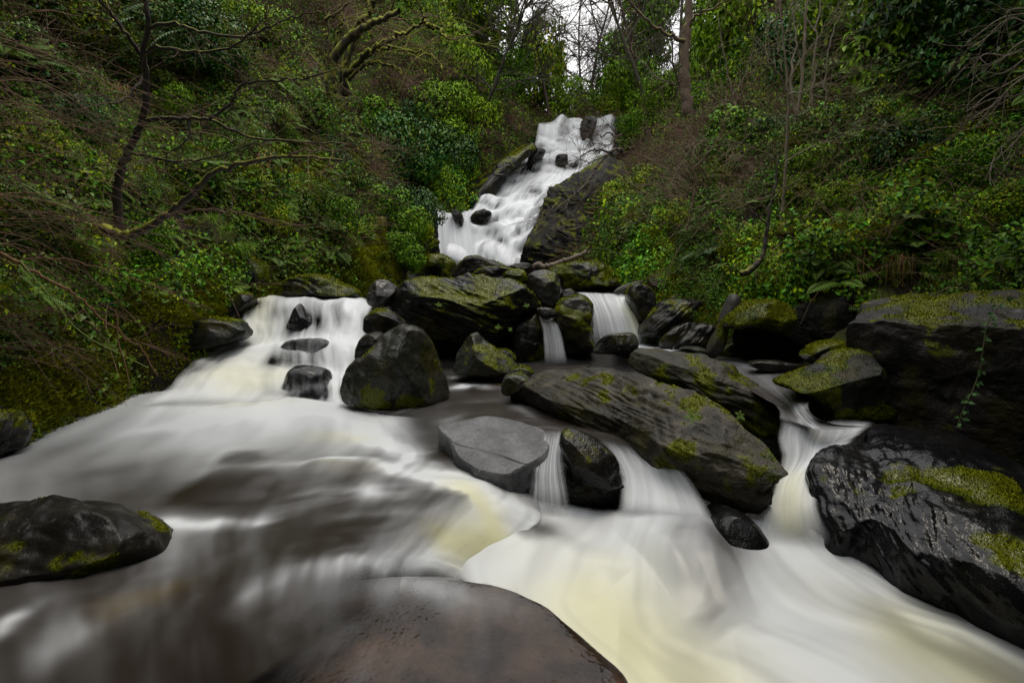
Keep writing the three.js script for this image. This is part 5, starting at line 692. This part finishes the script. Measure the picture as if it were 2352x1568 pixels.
surveyedTree({ name: 'mossy_tree', seed: 307, label: 'many stemmed tree coated in bright moss on the left slope', d: [14.5, 13.5], r: 0.12, r1: 0.04, moss: 0.5, kink: 0.12, twigs: 7, twigLen: 1.0, twigR: 0.012, bark: [0.03, 0.026, 0.016],
  trunk: TM(20, 430, 10, 330, 40, 220, 80, 110, 150, 20, 160, -60),
  limbs: [[14, 13, 0.075, 0.02, TM(20, 345, 70, 290, 120, 240, 180, 200, 260, 165, 330, 130, 380, 85, 360, 40)], [13.3, 13, 0.05, 0.015, TM(375, 88, 400, 120, 440, 130, 470, 160, 495, 175, 470, 200)], [14, 13.3, 0.065, 0.02, TM(10, 330, 60, 180, 130, 110, 190, 90, 225, 50, 245, -20)], [14, 13.4, 0.05, 0.02, TM(30, 370, 90, 310, 150, 285, 210, 300, 250, 310, 280, 340)], [14, 13.2, 0.045, 0.015, TM(60, 320, 130, 250, 220, 215, 300, 235, 380, 240, 420, 260, 465, 310)], [14, 13.6, 0.045, 0.02, TM(-20, 420, -35, 300, -20, 160, 0, 100, -10, 40, 20, -40)], [14.2, 14, 0.055, 0.02, TM(-60, 430, -75, 300, -70, 200, -60, 110)], [14.2, 14, 0.05, 0.02, TM(-30, 430, -40, 340, -20, 250, 0, 130, 10, 60)], [14, 14, 0.05, 0.02, TM(0, 420, 20, 300, 60, 200, 90, 120, 130, 0)]] });
surveyedTree({ name: 'mossy_limb', category: 'branch', seed: 309, label: 'thick mossy limb slanting up to the right above the left laurels', d: [13.5, 12.5], r: 0.11, r1: 0.05, moss: 0.4, kink: 0.06, twigs: 4, twigLen: 0.9, twigR: 0.01, trunk: TM(-280, 160, -200, 60, -130, 15, -60, -20, 30, -60).map(([x, y]) => [x + 120, y + 55]), limbs: [[13, 12.8, 0.04, 0.015, TM(-80, 90, -20, 60, 60, -10)]] });
// right bank saplings
surveyedTree({ name: 'sapling', seed: 321, label: 'pale straight sapling with spreading twigs on the right slope', category: 'sapling', group: 'saplings on the right bank', d: [9.2, 8.8], r: 0.028, r1: 0.01, bark: G.pale, twig: [0.19, 0.15, 0.1], kink: 0.03, twigs: 9, twigLen: 0.7, depth: 1, trunk: TR(455, 1010, 470, 850, 480, 640, 485, 420, 465, 200, 445, -40), limbs: [[8.9, 8.6, 0.012, 0.003, TR(485, 420, 420, 300, 330, 180, 250, 110)], [8.9, 8.7, 0.012, 0.003, TR(480, 430, 560, 420, 640, 380, 720, 400)], [8.9, 8.4, 0.012, 0.003, TR(478, 740, 580, 680, 700, 640, 800, 580)], [8.9, 8.6, 0.01, 0.003, TR(484, 380, 540, 280, 620, 180, 680, 60)], [9, 8.5, 0.01, 0.003, TR(475, 770, 380, 700, 280, 660, 180, 640)]] });
surveyedTree({ name: 'sapling', seed: 323, label: 'dark mossy crooked stem rising from the overhanging block', category: 'sapling', group: 'saplings on the right bank', d: [7.6, 7.9], r: 0.045, r1: 0.012, moss: -0.05, bark: [0.035, 0.028, 0.02], kink: 0.04, twigs: 6, twigLen: 0.5, trunk: TR(270, 1260, 330, 1225, 365, 1180, 385, 1080, 400, 960, 425, 860, 440, 720), limbs: [[7.7, 7.5, 0.012, 0.003, TR(390, 1040, 320, 960, 240, 930, 150, 900)], [7.8, 7.7, 0.012, 0.003, TR(410, 920, 470, 860, 560, 830)]] });
surveyedTree({ name: 'sapling', seed: 325, label: 'cluster stem of pale saplings farther up behind the pale straight sapling', category: 'sapling', group: 'saplings on the right bank', d: [12, 12], r: 0.04, r1: 0.015, bark: G.pale, twig: [0.17, 0.13, 0.09], kink: 0.08, twigs: 7, twigLen: 0.9, twigR: 0.006, trunk: TR(520, 600, 545, 400, 560, 200, 570, 20, 575, -60), limbs: [[12, 12, 0.035, 0.012, TR(530, 560, 500, 380, 520, 180, 500, -40)], [12, 12, 0.03, 0.012, TR(560, 600, 600, 400, 610, 200, 640, -30)], [12, 12, 0.03, 0.01, TR(640, 640, 655, 480, 660, 300, 700, 120)], [12, 11.6, 0.02, 0.006, TR(460, 330, 440, 200, 430, 60, 440, -60)]] });
surveyedTree({ name: 'sapling', seed: 327, label: 'leaning grey sapling with sparse twigs nearer the rock face', category: 'sapling', group: 'saplings on the right bank', d: [13, 12.5], r: 0.03, r1: 0.008, bark: G.pale, twig: [0.2, 0.15, 0.1], kink: 0.08, twigs: 8, twigLen: 0.9, twigR: 0.005, trunk: TR(260, 720, 250, 560, 230, 430, 200, 300, 180, 190, 160, 60), limbs: [[13, 12.5, 0.012, 0.003, TR(240, 500, 160, 430, 60, 370, -60, 330)], [13, 12.6, 0.012, 0.003, TR(230, 440, 290, 340, 330, 220, 400, 110)], [13, 12.6, 0.01, 0.003, TR(255, 640, 160, 620, 60, 650, -40, 700)]] });
surveyedTree({ name: 'sapling', seed: 329, label: 'forked bare sapling low on the right bank near the stones', category: 'sapling', group: 'saplings on the right bank', d: [10.5, 10], r: 0.022, r1: 0.006, bark: [0.19, 0.14, 0.09], twig: [0.2, 0.14, 0.085], kink: 0.06, twigs: 9, twigLen: 0.8, twigR: 0.004, trunk: TR(20, 1060, 40, 960, 60, 840, 40, 700, 30, 560), limbs: [[10.3, 10, 0.01, 0.003, TR(50, 880, -60, 780, -140, 690, -230, 630)], [10.3, 10, 0.01, 0.003, TR(45, 780, 120, 700, 180, 600, 220, 500)], [10.3, 10, 0.01, 0.003, TR(40, 960, 140, 930, 240, 880, 330, 860)]] });
surveyedTree({ name: 'straight_tree', seed: 331, label: 'tall straight brown trunk right of the waterfall', d: [19, 19], r: 0.17, r1: 0.1, bark: [0.1, 0.066, 0.044], moss: 0.02, kink: 0.1, twigs: 7, twigLen: 1.6, twigR: 0.012, depth: 2, trunk: TR(25, 520, 15, 400, 10, 280, 20, 150, 30, 50, 35, -80), limbs: [[19, 18.5, 0.07, 0.02, TR(15, 190, -60, 160, -140, 110, -220, 30, -280, -30)], [19, 18, 0.05, 0.015, TR(20, 110, 80, 60, 160, 30, 220, -40)]] });
surveyedTree({ name: 'bare_branch', category: 'branch', seed: 337, label: 'dead forked branch hanging down over the rock face beside the falls', d: [20.5, 18], r: 0.06, r1: 0.012, bark: [0.06, 0.045, 0.034], twig: [0.05, 0.036, 0.028], kink: 0.1, twigs: 8, twigLen: 1.0, twigR: 0.009, trunk: S1(1960, 500, 1890, 490, 1800, 560, 1720, 650, 1660, 760, 1610, 820, 1540, 880, 1470, 935, 1400, 990, 1330, 1040), limbs: [[18.5, 18, 0.03, 0.008, S1(1480, 930, 1460, 1000, 1480, 1060, 1440, 1120)], [19, 18.5, 0.04, 0.01, S1(1850, 520, 1780, 500, 1690, 500, 1600, 540, 1560, 610)], [19.5, 19, 0.03, 0.008, S1(1810, 550, 1740, 580, 1660, 600, 1590, 600)], [18.4, 17.8, 0.025, 0.008, S1(1400, 990, 1350, 1000, 1290, 1060, 1240, 1120)]] });
surveyedTree({ name: 'bare_branch', category: 'branch', seed: 339, label: 'thorny tangle of twigs in front of the upper right fall', d: [30, 29], r: 0.05, r1: 0.02, bark: [0.07, 0.04, 0.03], twig: [0.085, 0.05, 0.036], kink: 0.1, twigs: 12, twigLen: 1.5, twigR: 0.012, depth: 2, trunk: S1(1950, 360, 1890, 380, 1830, 340, 1780, 380, 1720, 350), limbs: [[29.5, 29, 0.03, 0.01, S1(1900, 380, 1850, 440, 1800, 460, 1740, 440)], [29.5, 29, 0.03, 0.01, S1(1880, 330, 1820, 270, 1760, 290)]] });
surveyedTree({ name: 'fallen_log', category: 'log', seed: 341, label: 'pale driftwood branch lying on the stones below the rock face', d: [13.5, 13], r: 0.07, r1: 0.05, bark: [0.16, 0.13, 0.1], kink: 0.05, trunk: S1(1090, 1570, 1150, 1540, 1210, 1500, 1260, 1520, 1330, 1510, 1420, 1480, 1470, 1460, 1560, 1430, 1650, 1385) });
{ // pale twigs coming in at the right edge
  [['pale forked twigs reaching in from the upper right edge', TR(1720, 40, 1560, 90, 1450, 120, 1330, 230), TR(1720, 120, 1560, 220, 1440, 290, 1310, 310), 351], ['pale drooping twigs at the middle of the right edge', TR(1760, 420, 1568, 600, 1480, 700, 1380, 830), TR(1720, 250, 1560, 380, 1420, 500, 1290, 580), 353]].forEach(([label, a, c, seed]) => {
    const R = rng(seed), b = new MB(); for (const l of [a, c]) for (let k = 0; k < 3; k++) { const pts = smooth(pathD(5.2, 5.4, l.map(([x, y]) => [x + (R() - 0.5) * 60, y + (R() - 0.5) * 50])), 6); b.tube(pts, 0.008, 0.003, 4, G.pale); for (let q = 0; q < 7; q++) { const i = 4 + Math.floor(R() * (pts.length - 5)); spray(b, pts[i], pts[i].clone().sub(pts[i - 1]).normalize().add(rv(R).multiplyScalar(0.7)), 0.2 + 0.35 * R(), 0.003, 0, R, G.pale); } }
    tag(put('twig_spray', b.geo(), M.bark), label, 'twigs', 'pale twigs at the right edge');
  });
}
// leafless trees against the sky, ivy on some
function bareTree(px, py, d, h, lean, seed, label, col = [0.055, 0.036, 0.028]) {
  const g = new THREE.Group(); g.name = numbered('bare_tree'); const base = at(px, py, d); base.y = Math.min(base.y, groundHeight(base.x, base.z) + 0.1); g.position.copy(base); scene.add(g);
  const R = rng(seed), pts = [V()]; const dir = V(lean, 1, (R() - 0.5) * 0.2).normalize(); for (let j = 1; j <= 10; j++) { dir.add(rv(R).multiplyScalar(0.1)).normalize(); pts.push(pts[j - 1].clone().addScaledVector(dir, h / 10)); }
  const t = new MB(); t.tube(pts, 0.07 + h * 0.005, 0.03, 7, col); put('trunk', t.geo(), M.bark, g);
  for (let k = 0; k < 11; k++) { const b = new MB(), i = 2 + Math.floor(R() * 8), o = pts[i], e = V(Math.cos(k * 2.4 + R()) * 0.8, 0.35 + 0.5 * R(), Math.sin(k * 2.4 + R()) * 0.8); spray(b, o, e, h * (0.22 + 0.2 * R()), 0.05, d > 33 ? 4 : 3, R, jit(col, R, 0.25), 0.75, -0.1); put('branch', b.geo(), M.bark, g); }
  return tag(g, label, 'tree', 'leafless trees against the sky');
}
bareTree(1352, 250, 41, 13, 0.03, 401, 'leafless tree standing in the middle of the sky gap');
bareTree(1388, 255, 44, 14, 0.12, 402, 'tall leafless tree just right of the middle of the sky gap');
bareTree(1320, 235, 40, 9, -0.15, 403, 'leafless tree leaning left at the left side of the sky gap');
bareTree(1430, 250, 42, 13, -0.1, 404, 'leafless tree at the right side of the sky gap leaning inwards');
bareTree(1462, 235, 38, 14, 0.05, 405, 'leafless tree half hidden by laurel right of the sky gap');
bareTree(1500, 200, 34, 12, -0.25, 406, 'leafless tree slanting across the right skyline', [0.045, 0.04, 0.026]);
bareTree(1265, 150, 36, 8, -0.1, 407, 'leafless tree on the left skyline under the top edge');
bareTree(1160, 120, 34, 8, 0.2, 408, 'dark crooked tree on the slope below the left skyline', [0.035, 0.03, 0.02]);
bareTree(1100, 170, 30, 8, 0.25, 409, 'dark forked tree between the laurels of the left slope', [0.03, 0.026, 0.016]);
bareTree(1560, 150, 30, 11, 0.1, 410, 'thin bare tree behind the tall straight trunk', [0.06, 0.045, 0.03]);
for (const [px, py, d, size, v, label] of [[1345, 262, 40, 1.7, 0, 'russet thicket at the bottom of the sky gap'], [1395, 258, 42, 1.8, 1, 'pale thicket in the middle of the sky gap bottom'], [1455, 200, 41, 3.2, 2, 'dark thicket closing the right of the sky gap']]) thicket(v, at(px, py, d), size, label);
shrub('laurel', 1, at(1425, 262, 38), 1.6, 'green shrub on the right shoulder of the waterfall lip', FR, 1.3); shrub('ivy', 1, at(955, 590, 17), 0.8, 'leafy mound at the end of the left bank before the falls', FL); shrub('ivy', 0, at(930, 625, 14.5), 0.6, 'low ivy mound by the moss rounded boulder', FL); shrub('holly', 1, at(975, 520, 19.5), 0.8, 'dark shrub on the rock wall left of the left curtain', FL); shrub('ivy', 0, at(1470, 215, 40), 2.2, 'ivy covered tree top right of the sky gap', FR, 1.9); shrub('laurel', 1, at(1500, 80, 40), 2.6, 'evergreen crown at the top edge right of the sky gap', FR, 1.6);
for (const [px, d, size, tall, kind, v, label, gr] of [[1248, 37, 2.2, 1.9, 'ivy', 1, 'ivy clad tree closing the left side of the sky gap', FL], [1298, 36.5, 1.7, 1.2, 'laurel', 1, 'laurel over the left half of the waterfall lip', FL], [1338, 38, 1.5, 1.1, 'ivy', 0, 'ivy mound behind the middle of the waterfall lip', FL], [1440, 39, 2.2, 1.8, 'ivy', 0, 'ivy clad tree closing the right side of the sky gap', FR], [1398, 38, 1.4, 1.1, 'ivy', 1, 'low olive mound behind the right half of the waterfall lip', FR]]) { const p = at(px, 250, d); p.y = groundHeight(p.x, p.z); shrub(kind, v, p, size, label, gr, tall); }
bareTree(1405, 240, 47, 15, 0.0, 412, 'pale grey leafless tree far behind the sky gap', [0.09, 0.07, 0.055]);
bareTree(1340, 230, 48, 14, 0.08, 413, 'thin leafless tree far behind the left of the sky gap', [0.09, 0.065, 0.05]);
bareTree(1690, 180, 24, 9, -0.1, 411, 'thin bare tree behind the clustered saplings', [0.07, 0.052, 0.036]);

// ---------------------------------------------------------------- ferns, grass tufts, trailing bramble
const ferns = [fernGeo(421, 9, 0.5, G.fern), fernGeo(422, 8, 0.55, [0.055, 0.1, 0.035]), fernGeo(423, 5, 0.16, G.fern)];
const fern = (v, p, s, label) => { const m = put('fern', ferns[v], M.blade); m.position.copy(p); m.scale.setScalar(s); m.rotation.set(0.35, p.x * 5, 0); return tag(m, label, 'fern', 'ferns on banks and boulders'); };
for (const [v, px, py, s, label] of [[1, 230, 120, 1.8, 'large pale fern on the upper left bank'], [1, 330, 170, 1.7, 'pale fern beside the slender dark tree'], [1, 150, 40, 1.6, 'wide fern in the upper left corner'], [0, 760, 445, 0.9, 'fern hanging over the dark wet wall of the left bank'], [0, 700, 440, 0.8, 'fern left of the dark wet wall'], [0, 690, 270, 1.0, 'fern under the laurel with whorled leaves'], [0, 800, 330, 0.9, 'fern on the ivy shoulder of the left bank'], [0, 870, 600, 0.7, 'fern at the tip of the left bank by the mossy boulder'], [0, 640, 500, 0.8, 'fern above the moss shouldered rock'], [0, 820, 560, 0.8, 'fern on the wall above the low mossy slab'],
  [1, 1700, 560, 1.0, 'broad fern below the mossy stump'], [1, 1640, 590, 0.9, 'fern left of the crooked mossy stem'], [0, 1600, 570, 0.8, 'fern on the right bank over the sloping dark boulder'], [0, 1500, 590, 0.8, 'fern above the mossy brown block'], [0, 1770, 545, 0.8, 'fern right of the mossy stump'], [0, 1550, 500, 0.9, 'fern among straw thickets on the right bank'], [0, 1090, 450, 1.6, 'fern on the green wall left of the waterfall'], [0, 1060, 470, 1.5, 'fern beside the bright moss near the left curtain']]) { const p = hit(px, py, 4), n = groundNormal(p.x, p.z); p.addScaledVector(n, 0.18 * s); fern(v, p, s, label).rotation.set(n.z * 0.7, px, -n.x * 0.7); }
for (const [px, py, d, s, label] of [[1008, 700, 8.55, 1, 'tiny fern on the face of the long dark boulder'], [1143, 752, 8.6, 1, 'little fern under the right overhang of the long dark boulder'], [1172, 757, 8.6, 0.8, 'sprig beside the little fern under the overhang'], [1210, 702, 8.75, 1, 'fern tuft on the right end of the long dark boulder'], [1590, 958, 4.45, 1.3, 'bright fern sprig on the front of the pale boulder'], [1700, 955, 4.5, 0.9, 'grassy sprig on the shoulder of the pale boulder']]) { const f = fern(2, at(px, py, d), s * 0.36, label); f.rotation.x = 0.9; }
const tufts = [bladeTuft(431, 200, 0.46, [G.grass, G.grass, G.laurel, G.bramble], 0.007), skirtTuft(432, 170, 0.42, [G.dead, G.grass, G.straw, [0.09, 0.04, 0.018], G.grass], 0.007), bladeTuft(433, 110, 0.3, [G.grass, G.laurel, G.straw], 0.005)];
for (const [v, px, py, s, label] of [[0, 1985, 575, 1.3, 'big green woodrush tuft over the dark hollow'], [1, 1960, 625, 1.3, 'russet drooping woodrush tuft under the big green one'], [0, 1890, 650, 0.9, 'hanging grass tuft left of the russet tuft'], [1, 2040, 640, 1.1, 'russet grass skirt right of the drooping tuft'], [0, 2070, 560, 1.0, 'green grass tuft right of the big woodrush'], [0, 1930, 560, 1.0, 'green grass tuft left of the big woodrush'], [0, 540, 600, 0.9, 'long grass tuft on the moss shouldered rock'], [0, 500, 560, 0.9, 'bright grass tuft left of the moss shouldered rock'], [0, 460, 540, 0.8, 'grass tuft above the left mossy bank'], [2, 690, 620, 0.8, 'grass tuft over the low mossy slab'], [1, 895, 540, 1.2, 'russet bracken skirt at the tip of the left bank'], [0, 930, 540, 1.0, 'green grass fringe at the tip of the left bank'], [1, 850, 520, 1.0, 'hanging dead bracken on the left bank wall'], [0, 330, 350, 0.9, 'grass tuft under the slender dark tree'], [0, 430, 380, 0.9, 'grass tuft right of the slender dark tree'], [1, 240, 240, 1.2, 'dead fern skirt behind the slender dark tree'], [0, 2230, 600, 0.8, 'grass tuft above the square block'], [0, 2160, 640, 0.7, 'short grass on the rim of the square block'], [2, 1480, 600, 0.9, 'grass on the mossy brown block'], [1, 1405, 575, 1.3, 'russet grass at the foot of the rock face slope'], [0, 1440, 540, 1.3, 'yellow green grass on the slope right of the rock face']]) {
  const m = put('grass_tuft', tufts[v], M.blade); { const h = hit(px, py, 4); m.position.copy(h).addScaledVector(groundNormal(h.x, h.z), 0.32); } m.scale.setScalar(s); const right = px > 1176; m.rotation.set(v === 1 ? 0 : 0.4, v === 1 ? (right ? -0.5 : 0.7) : px, 0); tag(m, label, 'grass tuft', 'grass tufts on the banks');
}
{ // trailing bramble over the square block
  const g = new THREE.Group(); g.name = numbered('bramble_vine'); const pts = smooth(S5(1900, 130, 1800, 240, 1720, 350, 1680, 480, 1660, 620, 1640, 780, 1580, 960, 1520, 1090, 1460, 1220, 1430, 1330).map(([x, y]) => at(x, y, 4.25)), 5), o = pts[0].clone(); g.position.copy(o); scene.add(g); const R = rng(441), b = new MB(), l = new MB();
  b.tube(pts.map((p) => p.clone().sub(o)), 0.005, 0.002, 5, [0.09, 0.1, 0.03]);
  for (let i = 2; i < pts.length; i += 3) for (let k = 0; k < 3; k++) { const e = V(R() * 2 - 1, R() * 0.6 - 0.5, 0.4 * R()).normalize(); l.leaf(pts[i].clone().sub(o).add(rv(R).multiplyScalar(0.015)), e, V(-0.1, 0.6, 0.8).add(rv(R).multiplyScalar(0.3)).normalize(), 0.035 + 0.03 * R(), 0.03, jit([0.06, 0.14, 0.045], R)); }
  put('stem', b.geo(), M.bark, g); tag(put('leaves', l.geo(), M.leaf, g), undefined, undefined, undefined, 'stuff'); tag(g, 'trailing bramble hanging down the face of the square block', 'bramble');
}

// ---------------------------------------------------------------- evergreen trees over and behind the viewpoint, which close the gorge in and shade its near end
for (const [x, z, size, label] of [[-7.5, 2.5, 4.2, 'evergreen tree on the left bank behind the viewpoint'], [7.5, 2.5, 4.2, 'evergreen tree on the right bank behind the viewpoint'], [-4.6, 8.5, 4.6, 'evergreen tree downstream on the left bank'], [4.6, 8.5, 4.6, 'evergreen tree downstream on the right bank'], [-9.5, -3.2, 3.6, 'evergreen tree overhanging the near left bank'], [9.8, -3.4, 3.8, 'evergreen tree overhanging the near right bank'], [0, 12, 4.5, 'evergreen tree across the valley downstream']])
  shrub('holly', size > 4 ? 0 : 1, V(x, groundHeight(x, z), z), size, label, 'evergreen trees around the viewpoint', 1.25);
for (const [x, z, y, size, label] of [[6.6, -1.5, 8.6, 3.4, 'tall evergreen tree leaning over the right rocks'], [7.4, -6.2, 9.6, 3.2, 'tall evergreen tree over the square block'], [-6.8, -1.2, 8.8, 3.4, 'tall evergreen tree leaning over the left pool edge'], [-7.6, -6.0, 10.2, 3.0, 'tall evergreen tree above the slender tree']]) {
  const g = new THREE.Group(), gx = x * 1.25, gy = groundHeight(gx, z); g.name = numbered('evergreen_tree'); g.position.set(gx, gy, z); scene.add(g);
  const b = new MB(); b.tube(smooth([V(), V((x - gx) * 0.3, (y - gy) * 0.5, 0), V(x - gx, y - gy, 0)], 6), 0.22, 0.09, 8, G.bark); put('trunk', b.geo(), M.bark, g);
  const c = put('crown', shrubKinds.laurel[0][1], M.leaf, g); c.position.set(x - gx, y - gy, 0); c.scale.setScalar(size); tag(g, label, 'tree', 'evergreen trees around the viewpoint');
}
renderer.render(scene, camera);
